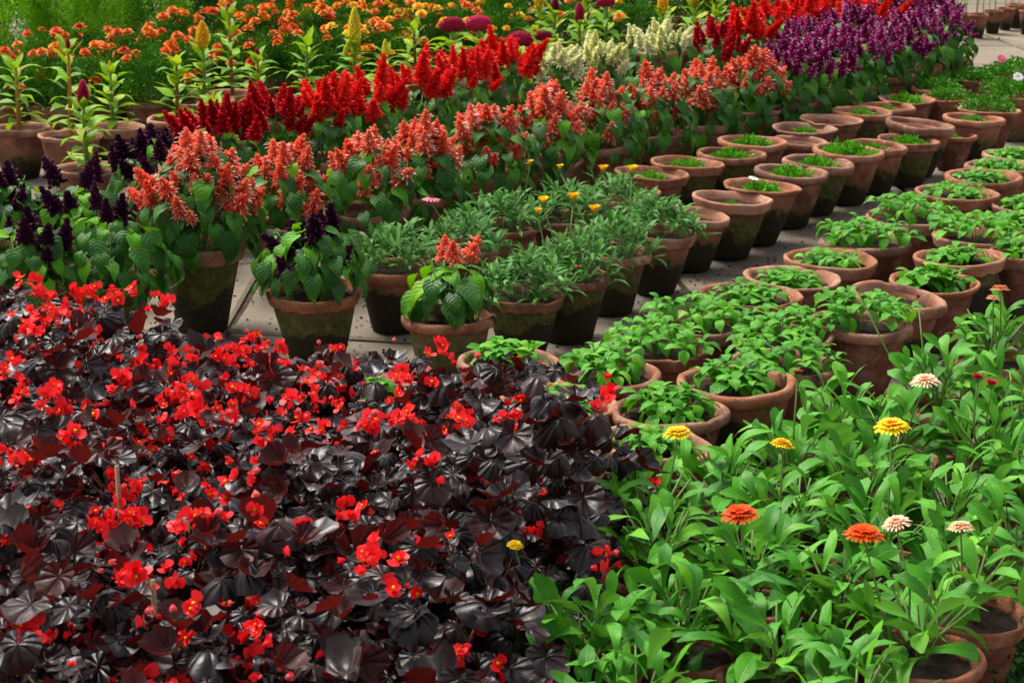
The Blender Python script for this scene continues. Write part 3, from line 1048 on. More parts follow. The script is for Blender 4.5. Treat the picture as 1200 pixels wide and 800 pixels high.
def begonia(label, x, y, wpx, group, nleaf=105, ncl=8, Rx=0.20, h=0.215, kind='mossy'):
    y += 20 if 520 < y < 900 else (36 if y < 520 else 0)
    Rx *= jit(0.88, 1.08)
    e, D, H = potted('potted_begonia', label, 'begonia', x, y, wpx, group, kind, 'c')
    O('stems', random.choice(ST_BEG), e, (0, 0, H - 0.06), (0, 0, jit(0, 6)))
    z0 = H + 0.03
    h = h * jit(0.75, 1.22)
    dome(e, 'begonia', int(nleaf * 1.55), Rx, z0, h, 0.35, -1.0, 0.42, 1.08, span=1.55, inner=0.30, alt='begonia_y', altp=0.36, L=0.03, lean_out=0.55)
    for c in range(int(ncl * 1.6)):
        th = math.acos(1 - random.random() * 1.1)
        a = jit(0, 2 * PI)
        cx, cy = Rx * 1.06 * math.sin(th) * math.cos(a), Rx * 1.06 * math.sin(th) * math.sin(a)
        cz = z0 + h * math.cos(th) + 0.032
        for k in range(random.choice((1, 2, 3, 5, 7, 9))):
            fl = random.choice(BFLOWER)
            O('flower', fl, e, (cx + random.gauss(0, 0.016), cy + random.gauss(0, 0.016), cz + random.gauss(0, 0.014)),
              (jit(-0.2, 1.7), jit(-1.2, 1.2), jit(-1.6, 1.6)), jit(0.6, 1.05))
    return e, D, H


def salvia(label, x, y, wpx, group, colour, n=46, nsp=10, Rx=0.18, h=0.17, hr=0.85, kind='dark', rim='a', spread=0.12, lean=None, sz=1.0, z_add=0.0, alt=0.15, span=1.5):
    e, D, H = potted('potted_salvia', label, 'salvia', x, y, wpx, group, kind, rim, hr, lean)
    O('stems', random.choice(ST_SALVIA), e, (0, 0, H - 0.06), (0, 0, jit(0, 6)), (1, 1, sz))
    z0 = H + 0.015 + z_add
    dome(e, 'salvia', int(n * 1.25), Rx, z0, h, 0.15, -1.0, 0.75, 1.25, span=span, inner=0.22, alt='salvia_b', altp=alt, L=0.07)
    ks = 0.85 if nsp > 4 else 1.15
    if colour not in ('plum', 'coral') or nsp > 5:
        nsp = int(nsp * {'coral': 2.0, 'purple': 1.9, 'cream': 1.7}.get(colour, 1.4))
    ks = {'coral': 0.86, 'purple': 0.80, 'cream': 0.84}.get(colour, 0.92)
    for k in range(nsp):
        q = math.sqrt((k + 0.5) / nsp) * spread
        a = k * 2.39996 + jit(-0.2, 0.2)
        t = q / spread
        out = t * jit(0.15, 0.9) + jit(-0.15, 0.15)
        s = random.choice((0.6, 0.75, 0.9, 1.0, 1.1)) * jit(0.9, 1.1) * ks
        a += jit(-0.35, 0.35)
        q *= jit(0.8, 1.15)
        O('flower_spike', random.choice(SPIKE[colour]), e,
          (q * math.cos(a), q * math.sin(a), z0 + h * (1.04 - ({'coral': 0.85, 'purple': 0.55}.get(colour, 0.40) if nsp > 5 else 0.1) * t * t) + (0.0 if nsp > 5 else 0.025) + jit(-0.030, 0.014) - (jit(0, 0.05) if colour == 'plum' else 0)),
          (-out, 0, a - PI / 2 + 0), (s, s, s * jit(0.9, 1.15)))
    return e, D, H


def petunia(label, x, y, wpx, group, fill=0.8, tall=0.05, kind='red', rim='a', lean=None, hr=0.76, soil_z=0.70, big=1.0, lush=False):
    e, D, H = potted('potted_petunia', label, 'petunia', x, y, wpx, group, kind, rim, hr, lean, soil_z=soil_z)
    zs = soil_z * D * hr / 0.8
    O('stems', random.choice(ST_PET), e, (0, 0, zs), (0, 0, jit(0, 6)), (D / 0.3 * fill, D / 0.3 * fill, (H - zs + tall) / 0.06 * 0.7))
    nr = int(6 + 7 * fill) if not lush else 15
    rmax = 0.36 * D * fill if not lush else 0.50 * D
    for k in range(nr):
        q = math.sqrt((k + 0.4) / nr) * rmax
        a = k * 2.39996 + jit(-0.3, 0.3)
        cz = zs + (H - zs) * (0.55 if not lush else 1.0) + tall * (1 - 0.45 * (q / rmax) ** 2) * jit(0.75, 1.1)
        cx, cy = q * math.cos(a), q * math.sin(a)
        m = random.choice((6, 7, 8))
        g = jit(0, 6)
        for i in range(m):
            aa = g + i * 2.39996
            el_ = 0.05 + 0.85 * i / m + jit(-0.2, 0.2)
            sc = (1.1 - 0.5 * i / m) * jit(0.8, 1.1) * big
            leaf(e, 'petunia', (cx, cy, cz - 0.012 + 0.018 * i / m), aa, el_, jit(-0.3, 0.3), sc)
    return e, D, H


def calendula(label, x, y, wpx, group, shoots=7, per=7, kind='red', rim='b', big=1.0, tall=0.15):
    e, D, H = potted('potted_calendula', label, 'calendula', x, y, wpx, group, kind, rim, 0.8)
    zs = 0.70 * D
    O('stems', random.choice(ST_CAL), e, (0, 0, zs), (0, 0, jit(0, 6)))
    for k in range(shoots):
        q = math.sqrt((k + 0.3) / shoots) * 0.105
        a = k * 2.39996 + jit(-0.3, 0.3)
        top = Vector((q * math.cos(a), q * math.sin(a), zs + tall * (1.1 - 0.5 * q / 0.105) * jit(0.8, 1.15)))
        bot = Vector((q * 0.3 * math.cos(a), q * 0.3 * math.sin(a), zs))
        g = jit(0, 6)
        for i in range(per):
            t = 0.25 + 0.75 * (i + 0.5) / per
            p = bot.lerp(top, t)
            aa = g + i * 2.39996 if q < 0.04 else a + (i % 2 * 2 - 1) * jit(0.1, 1.9)
            el_ = 0.15 + 1.0 * t + jit(-0.3, 0.35)
            leaf(e, 'calendula', p, aa, el_, jit(-0.8, 0.8), (1.25 - 0.55 * t) * jit(0.75, 1.2) * big)
    return e, D, H


def gazania(label, x, y, wpx, group, n=120, kind='mossy', rim='fa', hr=0.80, lean=None, Rx=0.13):
    e, D, H = potted('potted_gazania', label, 'gazania', x, y, wpx, group, kind, rim, hr, lean)
    O('stems', random.choice(ST_GAZ), e, (0, 0, H - 0.05), (0, 0, jit(0, 6)))
    ns = 15
    n = min(285, int(n * 2.6))
    for k in range(ns):
        q = math.sqrt((k + 0.4) / ns) * Rx
        a = k * 2.39996
        cx, cy = q * math.cos(a), q * math.sin(a)
        cz = H + 0.115 * (1 - 0.80 * (q / Rx) ** 2) * jit(0.7, 1.2)
        g = jit(0, 6)
        m = n // ns
        for i in range(m):
            aa = g + i * 2.39996
            el_ = jit(0.3, 1.45)
            out = q / Rx
            leaf(e, 'gazania', (cx + jit(-0.012, 0.012), cy + jit(-0.012, 0.012), cz - jit(0.01, 0.05)), aa * (1 - 0.5 * out) + a * 0.5 * out if out > 0.6 else aa, el_ - 0.35 * out, jit(-0.6, 0.6), jit(0.75, 1.2))
    return e, D, H


def seedling(label, x, y, wpx, group, amount=1.0, kind='dark', rim='a', lean=None, hr=0.74, off=(0, 0), bushy=False, soil_z=0.66):
    e, D, H = potted('potted_seedling' if amount > 0 else 'empty_pot', label, 'seedling pot' if amount > 0 else 'flower pot', x, y, wpx, group, kind, rim, hr, lean, soil_z=soil_z)
    if amount > 0:
        zs = soil_z * D * hr / 0.8
        k = D / 0.3
        if bushy:
            O('foliage', random.choice(F_BUSHY), e, (off[0], off[1], H - 0.02), (0, 0, jit(0, 6)), (k * amount, k * amount, k * amount * 0.9))
        else:
            O('foliage', random.choice(F_SEED), e, (off[0], off[1], zs + 0.008), (0, 0, jit(0, 6)), (k * amount, k * amount, k * amount * 1.15))
            O('stems', ST_SEED, e, (off[0], off[1], zs), (0, 0, 0), (amount, amount, 1))
    return e, D, H


def celosia(label, x, y, wpx, group, ht, head, stemc='stem_red', hs=1.0, nl=26, pot=True, rim='a', kind='dark', extra=()):
    e, D, H = potted('potted_celosia', label, 'celosia', x, y, wpx, group, kind, rim, 0.8)
    zs = 0.66 * D
    b = Bag()
    bend = (jit(-0.015, 0.015), jit(-0.015, 0.015))
    tube(b, [(0, 0, zs), (bend[0], bend[1], zs + ht * 0.5), (bend[0] * 1.2, bend[1], zs + ht)], [0.010, 0.009, 0.006], 6)
    O('stem', b.build('celosia_stem', [stemc]), e)
    for i in range(nl):
        t = 0.12 + 0.88 * (i + 0.5) / nl
        aa = i * 2.39996 + jit(-0.2, 0.2)
        leaf(e, 'celosia', (bend[0] * t, bend[1] * t, zs + ht * t), aa, 0.15 + 0.95 * t ** 2 + jit(-0.2, 0.2), jit(-0.3, 0.3), (1.2 - 0.38 * t) * jit(0.8, 1.15))
    if head:
        O('plume', PLUME[head], e, (bend[0] * 1.2, bend[1], zs + ht - 0.01), (0, 0, jit(0, 6)), hs)
        for (dx, dz, s2) in extra:
            O('plume', PLUME[head], e, (dx, 0, zs + ht + dz), (0, 0.25 if dx > 0 else -0.25, jit(0, 6)), s2)
    return e, D, H


def cockscomb(label, x, y, wpx, group, ht, cr=0, s=1.0):
    e, D, H = potted('potted_cockscomb', label, 'cockscomb', x, y, wpx, group, 'dark', 'a', 0.8)
    zs = 0.66 * D
    b = Bag()
    tube(b, [(0, 0, zs), (0.004, 0, zs + ht * 0.6), (0, 0, zs + ht + 0.012)], [0.009, 0.009, 0.014], 7)
    O('stem', b.build('cockscomb_stem', ['stem_green']), e)
    for i in range(20):
        t = 0.1 + 0.85 * (i + 0.5) / 20
        leaf(e, 'celosia', (0, 0, zs + ht * t), i * 2.39996, 0.15 + 0.5 * t + jit(-0.2, 0.2), jit(-0.3, 0.3), jit(1.1, 1.5) * (1.1 - 0.3 * t))
    O('crest', CREST[cr], e, (0, 0, zs + ht), (0, 0, jit(-0.4, 0.4)), s)
    return e, D, H


def marigold(label, x, y, wpx, group, nf=12, cols=(0, 0, 1, 2), hs=1.0, kind='dark'):
    e, D, H = potted('potted_marigold', label, 'marigold', x, y, wpx, group, kind, 'a', 0.8)
    O('foliage', random.choice(F_MARI), e, (0, 0, H - 0.02), (0, 0, jit(0, 6)), (hs, hs, hs))
    O('stems', ST_MARI, e, (0, 0, H - 0.05))
    nf = int(nf * 1.7)
    for k in range(nf):
        th = math.acos(1 - random.random() * 0.75)
        a = jit(0, 2 * PI)
        O('flower', MARI[random.choice(cols)], e, (0.2 * hs * math.sin(th) * math.cos(a), 0.2 * hs * math.sin(th) * math.sin(a), H + (0.23 * math.cos(th) + 0.0) * hs + 0.01),
          (jit(-0.1, 0.6), jit(-0.3, 0.3), jit(-0.5, 0.5)), jit(0.9, 1.4))
    return e, D, H


# ------------------------------------------------------------------ the setting
def plane(name, x0, y0, x1, y1, z, mat):
    o = O(name, mesh(name, [(x0, y0, z), (x1, y0, z), (x1, y1, z), (x0, y1, z)], [(0, 1, 2, 3)], mat, smooth=False), mode='XYZ')
    o['kind'] = 'structure'
    return o


plane('ground', -80, -30, 80, 120, -0.030, 'ground')
path = plane('path', -4.4, 2.6, 5.0, 19.4, -0.014, 'soil')
nx_, ny_ = 11, 19
rnd = random.Random(11)
gx = [-4.3 + 9.2 * i / nx_ for i in range(nx_ + 1)]
gy = [2.7 + 16.6 * j / ny_ for j in range(ny_ + 1)]
pt = {}
for i in range(nx_ + 1):
    for j in range(ny_ + 1):
        pt[i, j] = Vector((gx[i] + rnd.uniform(-0.16, 0.16), gy[j] + rnd.uniform(-0.14, 0.14), 0))
for i in range(nx_):
    for j in range(ny_):
        q = [pt[i, j], pt[i + 1, j], pt[i + 1, j + 1], pt[i, j + 1]]
        c = sum(q, Vector()) / 4
        # wobbling edges between the corners
        ring = []
        for k in range(4):
            a, b_ = q[k], q[(k + 1) % 4]
            for t in (0, 0.33, 0.66):
                v = a.lerp(b_, t)
                ring.append(v)
        inset = []
        for v in ring:
            d = (c - v)
            inset.append(v + d.normalized() * (0.010 + rnd.uniform(0, 0.007)))
        zt = rnd.uniform(-0.003, 0.003)
        n = len(inset)
        vs = [(v.x - c.x, v.y - c.y, -0.02) for v in inset]
        vs += [(v.x - c.x, v.y - c.y, -0.007 + zt) for v in inset]
        vs += [((v.x - c.x) * 0.978, (v.y - c.y) * 0.978, zt) for v in inset]
        fs = [(k, (k + 1) % n, n + (k + 1) % n, n + k) for k in range(n)] + [(n + k, n + (k + 1) % n, 2 * n + (k + 1) % n, 2 * n + k) for k in range(n)]
        fs.append(tuple(2 * n + k for k in range(n)))
        O('paving_slab', mesh('paving_slab', vs, fs, 'slab', smooth=False), path, (c.x, c.y, 0))

# ------------------------------------------------------------------ begonias: bottom left
G = 'dark-leaved begonias massed in the front left'
beg = [
    (20, 425, 108, 'bronze-leaved begonia at the left frame edge right below the plum salvias', 11, 90),
    (140, 452, 112, 'bronze-leaved begonia in front of the leafy plum salvia in its mossy pot', 11, 90),
    (255, 480, 115, 'bronze-leaved begonia just below the tall deep salvia pot', 10, 90),
    (355, 500, 117, 'bronze-leaved begonia just below the scalloped plum salvia pot', 8, 90),
    (75, 500, 118, 'red-flowered bronze begonia second back along the left side of the bed', 10, 85),
    (205, 515, 119, 'red-flowered bronze begonia in the thickest flowers at the back of the bed', 10, 85),
    (325, 530, 121, 'bronze begonia one step in from the bed\'s back edge, below the paving gap', 9, 85),
    (445, 512, 120, 'bronze begonia at the back edge of the bed below the small coral salvia', 7, 90),
    (20, 580, 128, 'bronze begonia at the left frame edge beside the short cane tip', 9, 85),
    (150, 590, 129, 'bronze begonia around the short cane tip, dense with red flowers', 9, 85),
    (285, 600, 130, 'bronze begonia in the very middle of the bed', 8, 85),
    (420, 590, 129, 'bronze begonia right of the bed centre, in front of the back-edge plant', 8, 85),
    (545, 552, 126, 'bronze begonia at the back edge beside the half-hidden clay rims', 6, 90),
    (85, 665, 140, 'bronze begonia left of the thick bare cane, one row behind it', 8, 85),
    (225, 675, 141, 'bronze begonia right of the thick bare cane', 8, 85),
    (365, 665, 140, 'bronze begonia with large fan-like black leaves before the bed centre', 6, 90),
    (500, 635, 136, 'bronze begonia with the biggest red cluster on the right half of the bed', 9, 90),
    (628, 600, 132, 'nearly flowerless begonia at the right shoulder of the bed beside petunia pots', 3, 100),
    (25, 755, 152, 'bronze begonia at the left frame edge with flowers in loose hanging clusters', 6, 90),
    (165, 765, 153, 'bronze begonia in front of the thick bare cane', 5, 90),
    (310, 765, 153, 'bronze begonia second row from the bottom edge, left of the big grey leaves', 6, 90),
    (450, 745, 150, 'bronze begonia whose cluster nods over the big grey pleated leaves', 6, 95),
    (572, 702, 146, 'begonia whose dark pot stands free at the right end of the bed', 5, 100),
    (95, 855, 165, 'bronze begonia at the lower left corner of the picture', 5, 90),
    (250, 865, 166, 'front begonia with hanging flower stalks at the bottom left of centre', 5, 90),
    (400, 855, 165, 'front bronze begonia with big grey pleated leaves spilling down', 5, 90),
    (500, 812, 159, 'frontmost begonia at the right end, below the free-standing dark pot', 3, 80),
    (20, 955, 178, 'bronze begonia cut by the bottom edge at the very left', 3, 75),
    (180, 962, 178, 'bronze begonia cut by the bottom edge, second from the left', 3, 75),
    (345, 957, 178, 'bronze begonia cut by the bottom edge, third from the left', 3, 75),
    (475, 935, 172, 'bronze begonia cut by the bottom edge at the right end', 3, 75),
]
for x, y, wp, lab, ncl, nl in beg:
    big = 'right shoulder' in lab or 'stands free' in lab
    begonia(lab, x, y, wp, G, int(nl * (1.3 if big else 1)), ncl * (1.15 if y < 620 else 1.05), 0.245 if big else 0.20, 0.25 if big else 0.215)
# canes standing in the bed
for (x, y, z, hgt, lab) in ((177, 680, 0.28, 0.19, 'thick bare bamboo cane rising between the front begonias'), (135, 546, 0.28, 0.18, 'short bamboo cane tip among red begonia flowers')):
    b = Bag()
    tube(b, [(0, 0, 0), (0.004, 0, 0.3), (0.002, 0.004, z + hgt)], [0.0045, 0.0043, 0.004], 8)
    p, _ = at(x, y, z + hgt)
    o = O('bamboo_cane', b.build('bamboo_cane', ['bamboo']), None, (p.x, p.y, 0))
    o['label'] = lab
    o['category'] = 'cane'
    o['group'] = 'canes in the begonia bed'

# ------------------------------------------------------------------ calendulas: bottom right
G = 'calendulas massed in the front right'
cal = [
    (692, 785, 140, 'calendula at the left end of the group, standing alone beside the begonias'),
    (800, 775, 140, 'calendula at the bottom edge beside the solitary left plant'),
    (790, 695, 132, 'leafy calendula below the yellow flower that is nearest the begonias'),
    (768, 632, 125, 'calendula touching the right shoulder of the begonia bed'),
    (845, 615, 122, 'calendula behind the left orange-red flower'),
    (868, 700, 132, 'calendula carrying the left orange-red flower'),
    (905, 800, 140, 'calendula cut by the bottom edge in front of the bare-soil pot'),
    (930, 640, 122, 'calendula between the two orange-red flowers, one row behind'),
    (928, 572, 114, 'calendula carrying the small yellow flower with a red eye'),
    (965, 720, 132, 'calendula just left of the broad pot with bare soil'),
    (1010, 600, 118, 'calendula behind the right orange-red flower'),
    (1072, 765, 148, 'calendula in the broad orange clay pot with soil showing at the bottom right'),
    (1035, 668, 125, 'calendula carrying the right orange-red flower'),
    (1138, 722, 138, 'calendula in the clay pot above the weeds at the right corner'),
    (1190, 672, 130, 'calendula in the clay pot cut by the right edge above the weeds'),
    (1112, 625, 122, 'calendula with a small peach flower near the right edge'),
    (1058, 545, 115, 'calendula carrying the large yellow flower with an orange eye'),
    (1140, 548, 115, 'calendula behind the large yellow flower, to its right'),
    (1198, 585, 118, 'calendula cut by the right edge half way up the group'),
    (1108, 485, 108, 'calendula carrying the shaggy peach flower'),
    (1180, 495, 110, 'calendula at the right edge under the dark red buds'),
    (1165, 425, 102, 'backmost calendula with two peach flowers held high'),
    (1000, 860, 150, 'calendula cut by the bottom edge left of the broad pot'),
    (745, 870, 150, 'calendula cut by the bottom edge in front of the solitary one'),
    (985, 525, 108, 'calendula beside the leaning petunia, with a tall spoon-shaped leaf'),
]
CAL = []
for x, y, wp, lab in cal:
    front = x > 1050 and wp >= 130          # their rims and soil show, so they grow thinner
    e, D, H = calendula(lab, x, y, wp, G, 5 if front else 7, 6 if front else 7)
    CAL.append((e, H))
for (x, y, z, kind, wpx) in ((798, 504, 0.42, 'yellow', 36), (915, 518, 0.40, 'yellow_red', 29), (1045, 499, 0.42, 'yellow_red', 42), (1097, 447, 0.42, 'peach', 36),
                             (1172, 338, 0.42, 'peach', 24), (1164, 349, 0.40, 'peach', 18), (854, 597, 0.40, 'redorange', 44), (1005, 617, 0.42, 'redorange', 46),
                             (1043, 605, 0.40, 'peach', 35), (1126, 617, 0.38, 'peach', 33), (935, 438, 0.42, 'maroon', 16), (1131, 439, 0.41, 'maroon', 17),
                             (1193, 419, 0.41, 'maroon', 18), (1147, 446, 0.39, 'maroon', 18), (1085, 351, 0.42, 'maroon', 9), (1020, 352, 0.42, 'maroon', 9), (610, 634, 0.36, 'yellow', 20)):
    p, ppm = at(x, y, z)
    # the plant just in front of / below the flower
    best = min(CAL, key=lambda c: (c[0].location.x - p.x) ** 2 + (c[0].location.y - p.y - 0.02) ** 2)
    r0 = {'maroon': 0.018}.get(kind, 0.032)
    q = best[0].location
    base = (max(-0.05, min(0.05, (p.x - q.x) * 0.4)), max(-0.05, min(0.05, (p.y - q.y) * 0.4)), best[1])
    flower_on(best[0], kind, p, base, wpx / ppm / 2 / r0, tilt=(jit(0.0, 0.25), jit(-0.12, 0.12), jit(0, 6)))

# ------------------------------------------------------------------ petunias: middle and right
G = 'petunias in clay pots right of the path'
LR = lambda a, b=0: (R(b), R(a))      # lean to the right by a degrees
petunia('petunia in a clay pot half hidden behind the begonias, leftmost of the petunias', 430, 458, 128, G, 0.5, 0.02)
petunia('few big-leaved petunia shoots in the pot behind the red begonia flowers', 597, 428, 125, G, 0.6, 0.05, big=1.35)
petunia('petunia spilling over a tilted clay rim at the begonia bed edge', 655, 476, 140, G, 0.85, 0.03, rim='b', lean=LR(4))
petunia('petunia in an orange-rimmed pot with dark soil at its right, at the front end', 708, 443, 136, G, 0.85, 0.07, rim='b', lean=LR(-1), big=1.1)
petunia('bushy petunia behind the orange-rimmed front pot', 770, 412, 120, G, 0.9, 0.05, lush=True, rim='b')
petunia('bushy petunia in the dark red pot at the left end of the second line', 822, 385, 118, G, 0.9, 0.06, lush=True)
petunia('low petunia in a bleached rim just behind the bushy dark red pot', 880, 350, 122, G, 0.75, 0.03, rim='b', lean=LR(2))
petunia('low flat petunia in a broad pinkish rim beside the path', 928, 330, 116, G, 0.72, 0.015, lean=LR(2.5))
petunia('low petunia in a bright orange rim beside the path', 973, 308, 112, G, 0.78, 0.02, rim='b', lean=LR(2))
petunia('dense petunia filling the middle of the second line', 920, 392, 118, G, 0.9, 0.06, lush=True)
petunia('widest bushy petunia, in front of the leaning empty pot', 1003, 388, 122, G, 0.95, 0.07, lush=True, lean=LR(3))
petunia('bushy petunia behind the wide round rim, hanging over its pot', 918, 433, 126, G, 0.95, 0.05, lush=True, lean=LR(3))
petunia('petunia in the wide round-rimmed pot with a black foot', 859, 457, 143, G, 0.8, 0.05, kind='dark', rim='b', big=1.1)
petunia('petunia in a pale rim beside the nearest yellow calendula flower', 790, 493, 140, G, 0.8, 0.05, rim='a', big=1.2)
petunia('small shoots in the foremost chipped rim touching the begonias', 772, 516, 138, G, 0.6, 0.03, rim='a', lean=LR(5))
seedling('empty clay pot leaning to the right with a thick scalloped rim', 1054, 349, 120, None, 0, 'dark', 'fa', LR(7, 2), 0.74)
petunia('broad-leaved petunia right behind the leaning empty pot', 1095, 335, 107, G, 0.7, 0.035, kind='red', rim='b', big=1.35)
petunia('petunia in a scalloped rim left of a bushy neighbour at the right edge', 1127, 304, 108, G, 0.62, 0.03, kind='mossy', rim='fb', big=1.2)
petunia('bushy petunia at the far side of the orange-rimmed path pot', 1014, 286, 106, G, 0.9, 0.05, lush=True)
petunia('bushy petunia second from the path in the third line', 1066, 258, 101, G, 0.9, 0.06, lush=True)
petunia('bushy petunia near the right edge above the scalloped rim', 1150, 284, 104, G, 0.9, 0.06, lush=True)
petunia('bushy petunia cut by the right edge above the scalloped rim', 1205, 297, 106, G, 0.9, 0.04, lush=True)
petunia('petunia in a broad orange rim beside the far path', 1127, 231, 98, G, 0.85, 0.03, rim='b', lean=LR(2))
petunia('petunia in a low-set orange rim near the right edge, behind bushy ones', 1188, 264, 96, G, 0.6, 0.03, rim='b')
petunia('petunia in a thin pale rim cut by the right edge', 1202, 243, 90, G, 0.75, 0.03)
petunia('petunia with small pale flowers in a shallow orange rim near the right edge', 1153, 210, 92, G, 0.7, 0.015, rim='b')
petunia('flat petunia behind the shallow orange rim at the right edge', 1173, 197, 84, G, 0.85, 0.02, rim='a')
petunia('farthest flat petunia of the right-hand block beside the edge', 1190, 184, 78, G, 0.85, 0.02, rim='a')

# ------------------------------------------------------------------ seedling pots: middle distance
G = 'clay pots with small seedlings left of the path'
sd = [
    (738, 221, 82, 'seedling in the pot with silvery sprigs behind the front gazanias', 1.0, 'dark', 'b', 3),
    (763, 206, 93, 'seedling pot directly behind two upright yellow gazania flowers', 0.75, 'dark', 'b', 4),
    (806, 192, 91, 'seedling pot with a flat green tuft, third from the gazanias in the back line', 0.95, 'mossy', 'b', 3),
    (858, 179, 87, 'seedling pot brim-full of round green leaves, fourth in the back line', 1.1, 'mossy', 'b', 2),
    (887, 164, 88, 'seedling pot with a wide low mat of green, fifth in the back line', 1.15, 'red', 'b', 2),
    (931, 164, 76, 'empty looking clay pot wedged between the fifth and sixth seedling pots', 0.0, 'dark', 'a', 2),
    (945, 153, 81, 'seedling pot with a pale grey inner wall, in the back line', 0.7, 'dark', 'c', 2),
    (974, 142, 80, 'empty scalloped pot with a red petal inside, in the back line', 0.0, 'dark', 'fa', 2),
    (1011, 129, 77, 'seedling pot with a grassy tuft and mossy foot in the back line', 0.85, 'mossy', 'b', 2),
    (1040, 124, 72, 'seedling pot behind the grassy tuft pot', 0.7, 'dark', 'b', 2),
    (1062, 119, 72, 'seedling pot with dark leaves leaning on its left rim', 1.2, 'dark', 'b', 2),
    (818, 248, 92, 'front clay pot of the line with a sprig of weed and a sharp black foot', 0.4, 'dark', 'a', 5),
    (854, 236, 100, 'nearly empty pot with a whitish inner wall, second from the front', 0.35, 'mossy', 'a', 4),
    (893, 222, 97, 'seedling pot with one white bloom', 1.0, 'dark', 'b', 4),
    (928, 202, 92, 'seedling pot fourth from the front with a lime-stained wall', 1.15, 'dark', 'a', 4),
    (960, 190, 88, 'seedling pot fifth from the front with a frilled pale rim', 1.1, 'mossy', 'fa', 4),
    (997, 174, 88, 'seedling pot sixth from the front with leaves touching both rims', 1.5, 'dark', 'b', 4),
    (1030, 169, 80, 'seedling pot seventh from the front, half behind its leafy neighbour', 0.8, 'dark', 'b', 3),
    (1060, 166, 76, 'seedling pot eighth from the front with a drooping sprig', 1.1, 'mossy', 'b', 3),
    (1078, 150, 87, 'empty wide pot tilted right with a scalloped flaring rim', 0.0, 'dark', 'fa', 6),
    (1119, 155, 58, 'narrow plain pot standing behind the tilted scalloped one', 0.6, 'red', 'b', 2),
    (1139, 139, 76, 'seedling pot with a green tuft and black-patched foot near the far path', 0.85, 'dark', 'b', 3),
]
for x, y, wp, lab, am, kd, rm, ln in sd:
    e, D, H = seedling(lab, x, y, wp, G, am, kd, rm, LR(ln, jit(-1, 1)))
    if 'white bloom' in lab:
        flower_on(e, 'white', e.location + Vector((-0.02, 0.0, H + 0.012)), (0, 0, H - 0.05), 0.9, stem=True)
    if 'yellow gazania' in lab:
        pass
sb = [
    (1158, 131, 77, 'bushy dark green seedling over an orange rim near the right edge', 1.0, None),
    (1192, 112, 74, 'bushy seedling with white flowers at the right edge', 1.3, 'white'),
    (1100, 104, 68, 'bushy seedling heaped to the left in its pot beside the salvia row end', 0.95, None),
    (1112, 115, 66, 'bushy seedling heaped over a frilled rim, in front of its twin', 0.95, None),
    (1140, 93, 52, 'bushy seedling in a small red pot left of the pink flower', 1.3, None),
    (1172, 88, 52, 'bushy seedling with a single bright pink flower', 1.3, 'pinkred'),
    (1195, 80, 50, 'farthest bushy seedling beside the right edge', 1.2, None),
    (1115, 72, 44, 'dark small plant at the end of the purple salvia row', 1.2, None),
]
for x, y, wp, lab, am, fl in sb:
    e, D, H = seedling(lab, x, y, wp, G, am, 'red', random.choice(('b', 'fb')), LR(2), bushy=True)
    if fl:
        flower_on(e, fl, e.location + Vector((0.0, -0.03, H + 0.075)), (0, 0, H - 0.02), 1.1, tilt=(0.9, 0, 0))

# ------------------------------------------------------------------ gazanias: centre
G = 'gazanias in mossy pots in the centre'
gz = [
    (613, 348, 97, 'gazania in the scalloped pot right beside the small coral salvia', 135, 'mossy', 'fa', 0),
    (668, 326, 98, 'gazania in the green mossy pot with a round orange rim', 125, 'mossy', 'b', 1),
    (717, 298, 93, 'gazania in the tall pot covered all over with green moss', 120, 'mossy', 'a', 2),
    (771, 276, 92, 'gazania in the scalloped pot with a crisp black foot, nearest the empty clay pots', 120, 'dark', 'fa', 2),
    (463, 316, 97, 'gazania between the plum salvia and the small coral salvia', 125, 'dark', 'fb', 0),
    (541, 292, 90, 'gazania behind the small coral salvia', 115, 'mossy', 'a', 0),
    (588, 268, 90, 'gazania behind the scalloped front pot, in the second line', 120, 'dark', 'a', 0),
    (662, 258, 90, 'gazania with four yellow flowers open above it', 120, 'dark', 'a', 1),
    (722, 250, 85, 'gazania at the back right under the tall yellow buds', 100, 'dark', 'b', 2),
]
GZ = []
for x, y, wp, lab, n, kd, rm, ln in gz:
    e, D, H = gazania(lab, x, y, wp, G, n, kd, rm, lean=LR(ln))
    GZ.append((e, H))
for (x, y, z, kind, wpx) in ((621, 192, 0.45, 'gazania', 11), (656, 198, 0.43, 'gazania', 13), (707, 201, 0.42, 'gazania', 18), (741, 202, 0.44, 'gazania', 20),
                             (637, 238, 0.42, 'gazania', 18), (630, 250, 0.40, 'gazania', 15), (672, 235, 0.41, 'gazania', 22), (697, 249, 0.41, 'gazania', 21), (505, 233, 0.36, 'pink', 17)):
    p, ppm = at(x, y, z)
    best = min(GZ, key=lambda c: (c[0].location.x - p.x) ** 2 + (c[0].location.y - p.y) ** 2)
    q = best[0].location
    flower_on(best[0], kind, p, (max(-0.05, min(0.05, (p.x - q.x) * 0.4)), max(-0.05, min(0.05, (p.y - q.y) * 0.4)), best[1]), wpx / ppm / 2 / 0.022, tilt=(jit(-0.1, 0.2), jit(-0.1, 0.1), 0))

